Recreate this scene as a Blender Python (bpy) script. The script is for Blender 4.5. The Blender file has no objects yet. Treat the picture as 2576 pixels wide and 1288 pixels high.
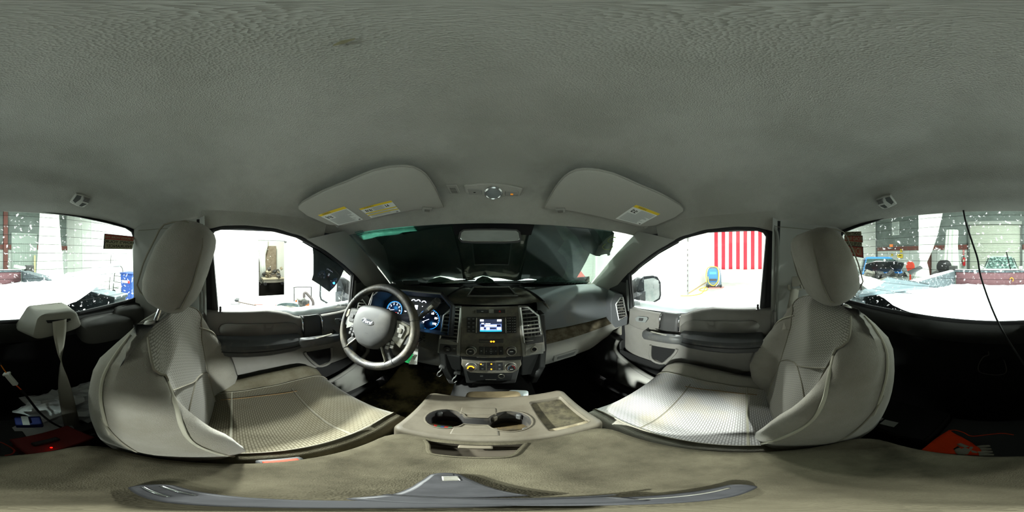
import bpy, bmesh, math, random
from mathutils import Vector, Matrix, Euler
from mathutils.geometry import delaunay_2d_cdt
random.seed(7)
SC = bpy.context.scene
COL = SC.collection
PI = math.pi
sin, cos, tan, atan2, hypot = math.sin, math.cos, math.tan, math.atan2, math.hypot
ZC = 1.70          # lens height above the shop floor
CX = 0.017         # cab centre line, metres right of the lens
PX0 = 1231         # pixel column that looks straight ahead along +Y

# ------------------------------------------------------------------ camera
cam = bpy.data.cameras.new('camera'); camo = bpy.data.objects.new('camera', cam); COL.objects.link(camo)
cam.type = 'PANO'; cam.panorama_type = 'EQUIRECTANGULAR'
cam.latitude_min, cam.latitude_max = -PI/2, PI/2
cam.longitude_min, cam.longitude_max = -PI, PI
cam.clip_start = 0.005; cam.clip_end = 200
camo.location = (0, 0, ZC); camo.rotation_euler = (PI/2, 0, -(1288-PX0)/2576*2*PI)
SC.camera = camo
# ------------------------------------------------------------------ light
w = bpy.data.worlds.new('world'); SC.world = w; w.use_nodes = True
w.node_tree.nodes['Background'].inputs[0].default_value = (1.0, 1.0, 0.97, 1)
w.node_tree.nodes['Background'].inputs[1].default_value = 0.5
vs = SC.view_settings
vs.view_transform = 'Standard'; vs.look = 'None'; vs.gamma = 1.0; vs.use_curve_mapping = False
vs.exposure = 0.0
def area(name, loc, target, size, power, col=(1, 1, .97), sy=None):
    l = bpy.data.lights.new(name, 'AREA'); l.energy = power; l.color = col; l.size = size
    if sy: l.shape = 'RECTANGLE'; l.size_y = sy
    o = bpy.data.objects.new(name, l); COL.objects.link(o)
    o.location = loc; d = Vector(target) - Vector(loc)
    o.rotation_euler = d.to_track_quat('-Z', 'Y').to_euler()
    return o
# shop lamps: high bay lamps under the shop ceiling
LAMPS = [((-4.3, 0.35, 4.7), 1100, .35), ((-5.2, -.45, 4.45), 360, .26), ((-6.2, -1.5, 3.25), 170, .25),
         ((5.2, 0.9, 4.9), 750, .35), ((5.9, .35, 4.0), 100, .28),
         ((-4.6, -4.5, 5.0), 350, .4), ((4.6, -4.5, 5.0), 380, .4), ((-.5, -6.8, 5.0), 550, .4),
         ((3.6, 4.6, 5.0), 700, .4), ((-4.6, 4.6, 5.0), 700, .4), ((-7.6, 1.5, 4.3), 420, .4)]
for (p, e, s) in LAMPS:
    flood = p[2] < 4.6 and abs(p[0]) < 7       # wall floodlights aimed at the truck
    o = area('flood_light' if flood else 'high_bay_light', p, (0, .2, 1.1) if flood else (p[0], p[1], 0), s, e)
    if flood: o.data.spread = math.radians(70)
try:
    SC.cycles.max_bounces = 10; SC.cycles.diffuse_bounces = 6; SC.cycles.transparent_max_bounces = 16
    SC.cycles.sample_clamp_indirect = 6
    SC.cycles.caustics_reflective = False; SC.cycles.caustics_refractive = False
except Exception:
    pass

# ------------------------------------------------------------------ helpers
def V(*a): return Vector(a if len(a) > 1 else a[0])
def ray(px, py):
    az = (px-PX0)/2576*2*PI; el = (644-py)/1288*PI
    return Vector((sin(az)*cos(el), cos(az)*cos(el), sin(el)))
def proj(p):
    return (atan2(p.x, p.y)/(2*PI)*2576+PX0, 644-atan2(p.z, hypot(p.x, p.y))/PI*1288)
def onx(px, py, X): r = ray(px, py); return r*(X/r.x)
def ony(px, py, Y): r = ray(px, py); return r*(Y/r.y)
def onz(px, py, Z): r = ray(px, py); return r*(Z/r.z)
def onpl(px, py, o, n): r = ray(px, py); return r*(Vector(o).dot(Vector(n))/r.dot(Vector(n)))
def lerp(a, b, t): return a+(b-a)*t
def tab(t, x):
    if x <= t[0][0]: return t[0][1]
    for (a, b), (c, d) in zip(t, t[1:]):
        if x <= c:
            k = (x-a)/(c-a); k = k*k*(3-2*k)*.5+k*.5
            return b+(d-b)*k
    return t[-1][1]
def cr(pts, n=6, closed=False):
    P = [Vector(p) for p in pts]; out = []; N = len(P)
    for i in range(N if closed else N-1):
        if closed: p0, p1, p2, p3 = P[i-1], P[i], P[(i+1) % N], P[(i+2) % N]
        else: p0, p1, p2, p3 = P[max(i-1, 0)], P[i], P[i+1], P[min(i+2, N-1)]
        for k in range(n):
            t = k/n
            out.append(.5*((2*p1)+(p2-p0)*t+(2*p0-5*p1+4*p2-p3)*t*t+(3*p1-p0-3*p2+p3)*t*t*t))
    if not closed: out.append(P[-1].copy())
    return out
def pip(x, y, poly):
    c = False; n = len(poly); j = n-1
    for i in range(n):
        xi, yi = poly[i][0], poly[i][1]; xj, yj = poly[j][0], poly[j][1]
        if (yi > y) != (yj > y) and x < (xj-xi)*(y-yi)/(yj-yi)+xi: c = not c
        j = i
    return c

def link(o, parent=None):
    COL.objects.link(o)
    if parent is not None: o.parent = parent
    return o
def tag(o, label=None, cat=None, group=None, kind=None):
    if label: o['label'] = label
    if cat: o['category'] = cat
    if group: o['group'] = group
    if kind: o['kind'] = kind
    return o
def T(name, label, cat, group=None, kind=None):
    o = bpy.data.objects.new(name, None); o.empty_display_size = .05; COL.objects.link(o)
    return tag(o, label, cat, group, kind)
def mesh(name, vs_, fs, mat, parent=None, smooth=True, sub=0, bevel=0, seg=2, solid=0, uv=None, ang=40, fix=True):
    me = bpy.data.meshes.new(name)
    me.from_pydata([tuple(v) for v in vs_], [], fs)
    if fix and not uv:
        bm = bmesh.new(); bm.from_mesh(me)
        bmesh.ops.recalc_face_normals(bm, faces=bm.faces); bm.to_mesh(me); bm.free()
    me.update()
    if uv:
        l = me.uv_layers.new(name='uv')
        for lp in me.loops: l.data[lp.index].uv = uv[lp.vertex_index]
    if smooth:
        me.shade_smooth()
        if ang < 179: me.set_sharp_from_angle(angle=math.radians(ang))
    o = bpy.data.objects.new(name, me); link(o, parent)
    if mat: me.materials.append(mat)
    if solid:
        m = o.modifiers.new('s', 'SOLIDIFY'); m.thickness = solid; m.offset = 0
    if bevel:
        m = o.modifiers.new('b', 'BEVEL'); m.width = bevel; m.segments = seg; m.limit_method = 'ANGLE'; m.angle_limit = math.radians(30)
    if sub:
        m = o.modifiers.new('d', 'SUBSURF'); m.levels = sub; m.render_levels = sub
    return o
BOXF = [(0, 1, 3, 2), (4, 6, 7, 5), (0, 4, 5, 1), (2, 3, 7, 6), (0, 2, 6, 4), (1, 5, 7, 3)]
def box(name, c, s, mat, parent=None, rot=None, bevel=.003, seg=2, sub=0):
    R = rot if isinstance(rot, Matrix) else (Euler(rot).to_matrix() if rot else Matrix.Identity(3))
    c = Vector(c); h = Vector(s)/2
    vs_ = [c+R@Vector((x*h.x, y*h.y, z*h.z)) for x in (-1, 1) for y in (-1, 1) for z in (-1, 1)]
    return mesh(name, vs_, BOXF, mat, parent, bevel=bevel, seg=seg, sub=sub)
def boxes(name, lst, mat, parent=None, bevel=0):
    vs_, fs = [], []
    for (c, s, *r) in lst:
        R = r[0] if r else Matrix.Identity(3); c = Vector(c); h = Vector(s)/2; b = len(vs_)
        vs_ += [c+R@Vector((x*h.x, y*h.y, z*h.z)) for x in (-1, 1) for y in (-1, 1) for z in (-1, 1)]
        fs += [tuple(b+i for i in f) for f in BOXF]
    return mesh(name, vs_, fs, mat, parent, bevel=bevel)
def prism(name, poly, d, mat, parent=None, bevel=.003, seg=2, smooth=True):
    P = [Vector(p) for p in poly]; d = Vector(d); n = len(P)
    vs_ = P+[p+d for p in P]
    fs = [tuple(range(n))[::-1], tuple(range(n, 2*n))]+[(i, (i+1) % n, n+(i+1) % n, n+i) for i in range(n)]
    return mesh(name, vs_, fs, mat, parent, bevel=bevel, seg=seg, smooth=smooth)
def tubemesh(pts, r, n=8, closed=False, caps=True, vs_=None, fs=None, flat=1.0):
    P = [Vector(p) for p in pts]; N = len(P)
    vs_ = [] if vs_ is None else vs_; fs = [] if fs is None else fs; b = len(vs_)
    up = None
    for i in range(N):
        a = P[i-1] if (i > 0 or closed) else P[0]; c = P[(i+1) % N] if (i < N-1 or closed) else P[N-1]
        t = (c-a).normalized() if (c-a).length > 1e-9 else Vector((0, 0, 1))
        if up is None:
            up = Vector((0, 0, 1)) if abs(t.z) < .9 else Vector((1, 0, 0))
        up = (up-t*up.dot(t)).normalized(); s = t.cross(up)
        rr = r[i] if isinstance(r, (list, tuple)) else r
        for k in range(n):
            an = 2*PI*k/n; vs_.append(P[i]+(s*cos(an)+up*sin(an)*flat)*rr)
    for i in range(N if closed else N-1):
        for k in range(n):
            A = b+i*n; B = b+((i+1) % N)*n
            fs.append((A+k, A+(k+1) % n, B+(k+1) % n, B+k))
    if caps and not closed:
        fs.append(tuple(b+k for k in range(n))[::-1]); fs.append(tuple(b+(N-1)*n+k for k in range(n)))
    return vs_, fs
def tube(name, pts, r, mat, parent=None, n=8, closed=False, flat=1.0):
    vs_, fs = tubemesh(pts, r, n, closed, flat=flat)
    return mesh(name, vs_, fs, mat, parent, ang=60)
def lathe(name, prof, o, axis, mat, parent=None, n=32, cap=True, ang=40):
    o = Vector(o); ax = Vector(axis).normalized()
    a = Vector((0, 0, 1)) if abs(ax.z) < .9 else Vector((1, 0, 0))
    ux = ax.cross(a).normalized(); uy = ax.cross(ux)
    vs_, fs = [], []
    for (r, h) in prof:
        for k in range(n):
            t = 2*PI*k/n; vs_.append(o+ax*h+(ux*cos(t)+uy*sin(t))*r)
    for i in range(len(prof)-1):
        for k in range(n):
            fs.append((i*n+k, i*n+(k+1) % n, (i+1)*n+(k+1) % n, (i+1)*n+k))
    if cap:
        fs.append(tuple(range(n))[::-1]); fs.append(tuple((len(prof)-1)*n+k for k in range(n)))
    return mesh(name, vs_, fs, mat, parent, ang=ang)
def loft(name, rings, mat, parent=None, cap=True, sub=0, ang=50, uv=False, closed=True):
    n = len(rings[0]); vs_ = [Vector(p) for r in rings for p in r]; fs = []
    for i in range(len(rings)-1):
        for k in range(n if closed else n-1):
            fs.append((i*n+k, i*n+(k+1) % n, (i+1)*n+(k+1) % n, (i+1)*n+k))
    if cap and closed:
        fs.append(tuple(range(n))[::-1]); fs.append(tuple((len(rings)-1)*n+k for k in range(n)))
    return mesh(name, vs_, fs, mat, parent, sub=sub, ang=ang)
def surf(name, grid, mat, parent=None, solid=0, ang=180, sub=0):
    R, C = len(grid), len(grid[0]); vs_ = [Vector(p) for r in grid for p in r]; uv = []
    cm = R//2; cu = [0]
    for j in range(1, C): cu.append(cu[-1]+(vs_[cm*C+j]-vs_[cm*C+j-1]).length)
    rm = C//2; cv = [0]
    for i in range(1, R): cv.append(cv[-1]+(vs_[i*C+rm]-vs_[(i-1)*C+rm]).length)
    for i in range(R):
        for j in range(C): uv.append((cu[j], cv[i]))
    fs = [(i*C+j, i*C+j+1, (i+1)*C+j+1, (i+1)*C+j) for i in range(R-1) for j in range(C-1)]
    return mesh(name, vs_, fs, mat, parent, solid=solid, uv=uv, ang=ang, sub=sub)
def patch(name, outer, holes, S, step, mat, parent=None, solid=0, ang=180):
    """a sheet: outline (u,v) with holes, filled with a fine grid, mapped through S(u,v)"""
    def dens(poly):
        out = []
        for i in range(len(poly)):
            a, b = Vector(poly[i][:2]), Vector(poly[(i+1) % len(poly)][:2]); k = max(1, int((b-a).length/step))
            out += [a.lerp(b, t/k) for t in range(k)]
        return out
    loops = [dens(outer)]+[dens(h) for h in holes]
    pts, edges = [], []
    for L in loops:
        b = len(pts); pts += L; edges += [(b+i, b+(i+1) % len(L)) for i in range(len(L))]
    us = [p[0] for p in outer]; vv = [p[1] for p in outer]
    nx = int((max(us)-min(us))/step)+1; ny = int((max(vv)-min(vv))/step)+1
    nb = len(pts); bnd = list(pts)
    for i in range(1, nx):
        for j in range(1, ny):
            u = min(us)+i*step; v = min(vv)+j*step
            if pip(u, v, outer) and not any(pip(u, v, h) for h in holes):
                if all((u-q[0])**2+(v-q[1])**2 > (step*.5)**2 for q in bnd): pts.append(Vector((u, v)))
    v2, e2, f2, *_ = delaunay_2d_cdt(pts, edges, [], 0, 1e-7)
    fs = []
    for f in f2:
        cx = sum(v2[i].x for i in f)/3; cy = sum(v2[i].y for i in f)/3
        if pip(cx, cy, outer) and not any(pip(cx, cy, h) for h in holes): fs.append(tuple(f))
    used = sorted({i for f in fs for i in f}); mp = {i: k for k, i in enumerate(used)}
    vs_ = [S(v2[i].x, v2[i].y) for i in used]; uv = [(v2[i].x, v2[i].y) for i in used]
    return mesh(name, vs_, [tuple(mp[i] for i in f) for f in fs], mat, parent, solid=solid, uv=uv, ang=ang)
class Fr:
    def __init__(s, o, ux, uy):
        s.o = Vector(o); s.x = Vector(ux).normalized(); uy = Vector(uy)
        s.y = (uy-s.x*uy.dot(s.x)).normalized(); s.n = s.x.cross(s.y)
        s.R = Matrix((s.x, s.y, s.n)).transposed()
    def p(s, u, v, w=0): return s.o+s.x*u+s.y*v+s.n*w
    def uv(s, q): d = Vector(q)-s.o; return d.dot(s.x), d.dot(s.y)
    def px(s, px, py, w=0):
        q = onpl(px, py, s.o, s.n); u, v = s.uv(q); return s.p(u, v, w)
    def pxuv(s, px, py): return s.uv(onpl(px, py, s.o, s.n))
def textmesh(s, size, align='CENTER', shear=0, bold=0, ext=0):
    c = bpy.data.curves.new('t', 'FONT'); c.body = s; c.size = size; c.align_x = align; c.align_y = 'CENTER'
    c.shear = shear; c.offset = bold; c.extrude = ext; c.resolution_u = 3
    o = bpy.data.objects.new('t', c); COL.objects.link(o)
    dg = bpy.context.evaluated_depsgraph_get(); me = bpy.data.meshes.new_from_object(o.evaluated_get(dg))
    bpy.data.objects.remove(o); bpy.data.curves.remove(c)
    return [v.co.copy() for v in me.vertices], [tuple(p.vertices) for p in me.polygons], me
def text(name, s, fr, u, v, size, mat, parent, w=.0008, shear=0, bold=0, S=None, sx=1, rot=0, align='CENTER'):
    vs_, fs, me = textmesh(s, size, align, shear, bold); bpy.data.meshes.remove(me)
    c, d = cos(rot), sin(rot); out = []
    for p in vs_:
        x, y = p.x*sx, p.y; x, y = x*c-y*d, x*d+y*c
        out.append(S(u+x, v+y) if S else fr.p(u+x, v+y, w))
    return mesh(name, out, fs, mat, parent, smooth=False, fix=False)
def fbox(name, fr, u, v, su, sv, w0, w1, mat, parent, bevel=.0015, seg=2):
    return box(name, fr.p(u, v, (w0+w1)/2), (su, sv, abs(w1-w0)), mat, parent, rot=fr.R, bevel=bevel, seg=seg)
def fprism(name, fr, poly, w0, w1, mat, parent, bevel=.0015, seg=2):
    return prism(name, [fr.p(a, b, w0) for a, b in poly], fr.n*(w1-w0), mat, parent, bevel=bevel, seg=seg)
def pxpoly(fr, pts): return [fr.pxuv(a, b) for a, b in pts]
def rrect(u0, v0, u1, v1, r, n=4):
    out = []
    for (cx, cy, a0) in ((u1-r, v1-r, 0), (u0+r, v1-r, 90), (u0+r, v0+r, 180), (u1-r, v0+r, 270)):
        for k in range(n+1):
            t = math.radians(a0+90*k/n); out.append((cx+r*cos(t), cy+r*sin(t)))
    return out
def inv(S, px, py, u=0., v=.5):
    """surface parameters seen at a pixel (Newton)"""
    for _ in range(25):
        a = proj(S(u, v)); e = 1e-4; b = proj(S(u+e, v)); c = proj(S(u, v+e))
        j11, j12, j21, j22 = (b[0]-a[0])/e, (c[0]-a[0])/e, (b[1]-a[1])/e, (c[1]-a[1])/e
        det = j11*j22-j12*j21; dx, dy = px-a[0], py-a[1]
        if abs(det) < 1e-9: break
        u += (dx*j22-dy*j12)/det; v += (dy*j11-dx*j21)/det
    return u, v
def dup(root, off, label=None, group=None, matmap=None):
    r = root.copy(); COL.objects.link(r); r.location = Vector(r.location)+Vector(off)
    if label: r['label'] = label
    if group: r['group'] = group
    def rec(a, b):
        for ch in list(a.children):
            c = ch.copy(); COL.objects.link(c); c.parent = b; rec(ch, c)
    rec(root, r); return r

# ------------------------------------------------------------------ materials
def lin(c): return tuple(((x/255)/12.92 if x/255 <= .04045 else ((x/255+.055)/1.055)**2.4) for x in c)+(1,)
MATS = {}
def mat(name, col, rough=.6, metal=0, spec=.3, emit=0, ecol=None, noise=0, nscale=20, col2=None, bump=0, bscale=200, kind=None, sheen=0, alpha=1, thr=(.4, .6), coord='Object', stretch=None):
    if name in MATS: return MATS[name]
    m = bpy.data.materials.new(name); m.use_nodes = True; nt = m.node_tree; b = nt.nodes['Principled BSDF']
    c = lin(col); b.inputs['Base Color'].default_value = c
    b.inputs['Roughness'].default_value = rough; b.inputs['Metallic'].default_value = metal
    b.inputs['Specular IOR Level'].default_value = spec
    if sheen: b.inputs['Sheen Weight'].default_value = sheen
    if emit:
        b.inputs['Emission Color'].default_value = lin(ecol or col); b.inputs['Emission Strength'].default_value = emit
    tc = nt.nodes.new('ShaderNodeTexCoord'); src = tc.outputs[coord]
    if stretch:
        mp = nt.nodes.new('ShaderNodeMapping'); mp.inputs['Scale'].default_value = stretch
        nt.links.new(src, mp.inputs[0]); src = mp.outputs[0]
    if col2:
        n = nt.nodes.new('ShaderNodeTexNoise'); n.inputs['Scale'].default_value = nscale; n.inputs['Detail'].default_value = 6; n.inputs['Roughness'].default_value = .65
        nt.links.new(src, n.inputs['Vector'])
        r = nt.nodes.new('ShaderNodeValToRGB'); r.color_ramp.elements[0].position = thr[0]; r.color_ramp.elements[1].position = thr[1]
        r.color_ramp.elements[0].color = c; r.color_ramp.elements[1].color = lin(col2)
        nt.links.new(n.outputs[0], r.inputs[0]); nt.links.new(r.outputs[0], b.inputs['Base Color'])
    if bump:
        if kind == 'weave':
            n2 = nt.nodes.new('ShaderNodeTexVoronoi'); n2.inputs['Scale'].default_value = bscale
        else:
            n2 = nt.nodes.new('ShaderNodeTexNoise'); n2.inputs['Scale'].default_value = bscale
        nt.links.new(src, n2.inputs['Vector'])
        bp = nt.nodes.new('ShaderNodeBump'); bp.inputs['Strength'].default_value = bump; bp.inputs['Distance'].default_value = .002
        nt.links.new(n2.outputs[0], bp.inputs['Height']); nt.links.new(bp.outputs[0], b.inputs['Normal'])
    MATS[name] = m; return m
def glass(name, tint=(255, 255, 255), refl=.06, frost=None, fscale=60, fcol=(240, 245, 245), thr=(.62, .7)):
    m = bpy.data.materials.new(name); m.use_nodes = True; nt = m.node_tree; nt.nodes.clear()
    out = nt.nodes.new('ShaderNodeOutputMaterial'); tr = nt.nodes.new('ShaderNodeBsdfTransparent'); gl = nt.nodes.new('ShaderNodeBsdfGlossy')
    tr.inputs[0].default_value = lin(tint); gl.inputs['Roughness'].default_value = .02
    fr = nt.nodes.new('ShaderNodeFresnel'); fr.inputs[0].default_value = 1.45
    mu = nt.nodes.new('ShaderNodeMath'); mu.operation = 'MULTIPLY'; mu.inputs[1].default_value = refl/.04
    nt.links.new(fr.outputs[0], mu.inputs[0])
    mx = nt.nodes.new('ShaderNodeMixShader'); nt.links.new(mu.outputs[0], mx.inputs[0]); nt.links.new(tr.outputs[0], mx.inputs[1]); nt.links.new(gl.outputs[0], mx.inputs[2])
    last = mx
    if frost:
        tc = nt.nodes.new('ShaderNodeTexCoord'); n = nt.nodes.new('ShaderNodeTexNoise'); n.inputs['Scale'].default_value = fscale; n.inputs['Detail'].default_value = 3
        nt.links.new(tc.outputs['Object'], n.inputs['Vector'])
        r = nt.nodes.new('ShaderNodeValToRGB'); r.color_ramp.elements[0].position = thr[0]; r.color_ramp.elements[1].position = thr[1]
        nt.links.new(n.outputs[0], r.inputs[0])
        k = nt.nodes.new('ShaderNodeMath'); k.operation = 'MULTIPLY'; k.inputs[1].default_value = frost; nt.links.new(r.outputs[0], k.inputs[0])
        d = nt.nodes.new('ShaderNodeBsdfTranslucent'); d.inputs[0].default_value = lin(fcol)
        m2 = nt.nodes.new('ShaderNodeMixShader'); nt.links.new(k.outputs[0], m2.inputs[0]); nt.links.new(mx.outputs[0], m2.inputs[1]); nt.links.new(d.outputs[0], m2.inputs[2]); last = m2
    nt.links.new(last.outputs[0], out.inputs[0]); MATS[name] = m; return m
def dashcloth(name, c1, c2, su=60, dirt=None):
    """cloth with woven dashes (brick pattern laid along the uv in metres)"""
    m = mat(name, c1, .9, bump=.25, bscale=900, spec=.1, sheen=.15)
    nt = m.node_tree; b = nt.nodes['Principled BSDF']
    uvn = nt.nodes.new('ShaderNodeTexCoord'); br = nt.nodes.new('ShaderNodeTexBrick')
    nt.links.new(uvn.outputs['UV'], br.inputs['Vector']); br.inputs['Scale'].default_value = su
    br.inputs['Brick Width'].default_value = .95; br.inputs['Row Height'].default_value = .36; br.inputs['Mortar Size'].default_value = .075; br.inputs['Mortar Smooth'].default_value = .3
    br.inputs['Color1'].default_value = lin(c1); br.inputs['Color2'].default_value = lin(c1); br.inputs['Mortar'].default_value = lin(c2)
    if dirt:
        n = nt.nodes.new('ShaderNodeTexNoise'); n.inputs['Scale'].default_value = 7; n.inputs['Detail'].default_value = 5
        tc2 = nt.nodes.new('ShaderNodeTexCoord'); nt.links.new(tc2.outputs['Object'], n.inputs['Vector'])
        r = nt.nodes.new('ShaderNodeValToRGB'); r.color_ramp.elements[0].position = .5; r.color_ramp.elements[1].position = .72
        nt.links.new(n.outputs[0], r.inputs[0])
        mx = nt.nodes.new('ShaderNodeMixRGB'); mx.inputs[2].default_value = lin(dirt); k = nt.nodes.new('ShaderNodeMath'); k.operation = 'MULTIPLY'; k.inputs[1].default_value = .5
        nt.links.new(r.outputs[0], k.inputs[0]); nt.links.new(k.outputs[0], mx.inputs[0]); nt.links.new(br.outputs[0], mx.inputs[1]); nt.links.new(mx.outputs[0], b.inputs['Base Color'])
    else: nt.links.new(br.outputs[0], b.inputs['Base Color'])
    return m
def translucent(name, c1, c2, sc=30):
    m = mat(name, c1, .8, spec=.2, col2=c2, nscale=sc, thr=(.5, .75)); nt = m.node_tree; b = nt.nodes['Principled BSDF']
    t = nt.nodes.new('ShaderNodeBsdfTranslucent'); src = b.inputs['Base Color'].links[0].from_socket; nt.links.new(src, t.inputs[0])
    mx = nt.nodes.new('ShaderNodeMixShader'); mx.inputs[0].default_value = .5; out = nt.nodes['Material Output']
    nt.links.new(b.outputs[0], mx.inputs[1]); nt.links.new(t.outputs[0], mx.inputs[2]); nt.links.new(mx.outputs[0], out.inputs[0]); return m
m_head = mat('headliner_cloth', (163, 162, 154), .95, spec=.05, bump=.5, bscale=420, kind='weave', sheen=.1, col2=(150, 149, 141), nscale=3)
m_visor = mat('visor_cloth', (160, 158, 150), .95, spec=.05, bump=.35, bscale=420, kind='weave')
m_cloth = mat('seat_cloth', (130, 127, 118), .95, spec=.05, bump=.45, bscale=520, kind='weave', sheen=.15, col2=(117, 113, 102), nscale=4)
m_clothd = mat('soiled_seat_cloth', (108, 103, 88), .95, spec=.05, bump=.45, bscale=520, kind='weave', col2=(80, 74, 58), nscale=7, thr=(.42, .66))
m_insert = dashcloth('patterned_seat_cloth', (142, 139, 130), (100, 97, 88), 62)
m_insertp = dashcloth('patterned_seat_cushion_cloth', (166, 164, 162), (120, 118, 116), 62, dirt=(160, 148, 122))  # passenger cushion cloth, set lighter than the backrest insert
m_pipe = mat('seat_piping', (148, 145, 131), .9, spec=.05)
m_pipe_d = mat('dark_seam', (120, 116, 104), .9, spec=.05)
m_cons = mat('console_cloth', (70, 66, 54), .95, spec=.05, bump=.4, bscale=700, kind='weave', col2=(40, 37, 29), nscale=7, thr=(.40, .66))
m_tray = mat('tray_plastic', (74, 69, 59), .6, spec=.25, bump=.08, bscale=900, col2=(58, 53, 43), nscale=11, thr=(.45, .72))
m_trayd = mat('dirty_tray_mat', (62, 57, 42), .8, spec=.2, col2=(38, 34, 24), nscale=40, bump=.2, bscale=300)
m_black = mat('black_plastic', (58, 58, 57), .55, spec=.4, bump=.06, bscale=900)
m_blackd = mat('dusty_black_plastic', (90, 87, 79), .62, spec=.35, col2=(140, 132, 112), nscale=9, thr=(.45, .75), bump=.08, bscale=900)
m_dash = mat('dash_pad', (112, 112, 107), .62, spec=.35, bump=.12, bscale=700, col2=(140, 132, 112), nscale=5, thr=(.5, .78))
m_dashg = mat('dash_panel_grey', (112, 116, 118), .6, spec=.3, bump=.1, bscale=700, col2=(124, 121, 112), nscale=6, thr=(.5, .8))
m_glove = mat('glove_box_grey', (160, 159, 154), .6, spec=.3, bump=.1, bscale=700, col2=(168, 165, 156), nscale=8)
m_ledge = mat('dusty_ledge', (116, 108, 90), .9, spec=.1, col2=(88, 80, 64), nscale=30)
m_stackg = mat('stack_frame_grey', (118, 118, 113), .45, spec=.45, col2=(146, 140, 124), nscale=8, thr=(.48, .8))
m_rub = mat('black_rubber', (24, 24, 25), .7, spec=.3)
m_carpet = mat('black_carpet', (32, 32, 32), .98, spec=.03, bump=.6, bscale=500)
m_carpetd = mat('muddy_floor_mat', (72, 67, 55), .95, spec=.05, col2=(214, 196, 140), nscale=4, thr=(.40, .60), bump=.5, bscale=300)
m_chrome = mat('chrome', (225, 225, 228), .12, 1)
m_satin = mat('satin_silver', (168, 166, 158), .35, .8, col2=(128, 124, 110), nscale=30)
m_pillar = mat('pillar_plastic', (144, 144, 138), .7, spec=.2, bump=.1, bscale=800)
m_door = mat('door_plastic', (120, 118, 113), .62, spec=.25, bump=.1, bscale=700, col2=(112, 110, 104), nscale=5)
m_doord = mat('door_insert', (110, 108, 102), .75, spec=.2, bump=.1, bscale=700)
m_arm = mat('armrest_black', (56, 57, 58), .5, spec=.4, bump=.1, bscale=600, col2=(86, 84, 77), nscale=18, thr=(.55, .8))
m_leather = mat('wheel_leather', (34, 33, 32), .5, spec=.45, bump=.25, bscale=400, kind='weave', col2=(108, 102, 86), nscale=10, thr=(.46, .72))
m_hub = mat('airbag_cover', (58, 58, 57), .6, spec=.35, bump=.1, bscale=900, col2=(84, 81, 74), nscale=8, thr=(.5, .8))
m_btn = mat('button_black', (30, 30, 30), .5, spec=.4)
m_btng = mat('button_silver', (140, 138, 132), .4, .5)
m_print = mat('white_print', (215, 215, 210), .6)
m_printk = mat('black_print', (35, 34, 32), .7)
m_gprint = mat('grey_print', (150, 152, 150), .7)
m_red = mat('red_print', (190, 40, 45), .6)
m_glass = glass('clear_glass', (235, 243, 240), .025)
m_glassr = glass('rear_glass_with_specks', (226, 240, 235), .03, frost=.6, fscale=70, thr=(.62, .70))
m_glassw = glass('windshield_glass', (205, 228, 218), .018)
m_mirror = mat('mirror_glass', (200, 205, 205), .04, 1)
m_tarp = mat('black_tarp', (74, 77, 78), .75, spec=.25, bump=.5, bscale=7, col2=(84, 88, 90), nscale=6)
m_tarpg = mat('thin_tarp', (120, 134, 130), .8, spec=.2, bump=.4, bscale=7, col2=(92, 106, 104), nscale=5)
m_snow = mat('snow', (246, 248, 250), .9, spec=.1, bump=.8, bscale=22, col2=(238, 242, 246), nscale=6)
m_white = mat('white_steel_wall', (240, 241, 238), .7, spec=.2)
m_webb = mat('belt_webbing', (150, 146, 134), .85, spec=.15, bump=.4, bscale=600)
m_amber = mat('amber_light', (255, 150, 20), .5, emit=7, ecol=(255, 140, 20))
m_wlight = mat('white_light', (255, 255, 255), .5, emit=4, ecol=(225, 235, 255))
m_rlight = mat('red_light', (255, 40, 30), .5, emit=4, ecol=(255, 40, 25))
m_blue = mat('blue_light', (40, 150, 255), .5, emit=1.6, ecol=(30, 150, 255))
# ================================================================== cab shell
def mirror_tree(root, name, label=None, off=(0, 0, 0)):
    """mirror a finished thing to the other side of the cab"""
    off = Vector(off)
    def one(o, par):
        c = o.copy()
        if o.data:
            me = o.data.copy(); c.data = me
            for v in me.vertices: v.co = Vector((2*CX-v.co.x, v.co.y, v.co.z))+off
            me.flip_normals()
        COL.objects.link(c); c.parent = par
        for ch in list(o.children): one(ch, c)
        return c
    c = one(root, None); c.name = name
    if label: c['label'] = label
    return c
ZT = [(-.66, .186), (-.6, .205), (-.52, .238), (-.42, .276), (-.3, .298), (0, .31), (.3, .298), (.45, .275), (.55, .238), (.62, .182), (.66, .134)]
def yfront(x): return .66-.08*(x/.70)**2
def yrear(x): return -.66+.14*(x/.78)**2
def xedge(s): return tab([(0, .79), (.25, .765), (.5, .74), (.8, .735), (1, .72)], s)
def zedge(s): return tab([(0, .14), (.3, .14), (.6, .13), (.85, .122), (1, .112)], s)
def headp(u, s, off=0):
    x = u*xedge(s); zc = tab(ZT, -.66+1.32*s); ze = zedge(s)
    z = ze+(zc-ze)*(1-abs(u)**5)
    return Vector((CX+x, lerp(yrear(x), yfront(x), s), z+off))
def zhead(x, y):
    x -= CX; s = (y-yrear(x))/(yfront(x)-yrear(x)); s = min(1, max(0, s)); u = min(1, abs(x)/xedge(s))
    zc = tab(ZT, -.66+1.32*s); ze = zedge(s); return ze+(zc-ze)*(1-u**5)
def onhead(px, py, off=0):
    r = ray(px, py); t = .2
    for k in range(400):
        p = r*t
        if p.z > zhead(p.x, p.y)-off: break
        t += .003
    return r*t
NU, NS = 41, 45
def uu(k): a = -1+2*k/(NU-1); return math.copysign(abs(a)**.75, a)
ceil = surf('ceiling', [[headp(uu(j), i/(NS-1)) for j in range(NU)] for i in range(NS)], m_head)
tag(ceil, 'grey woven cloth headliner of the truck cab', 'ceiling', kind='structure')
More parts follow.
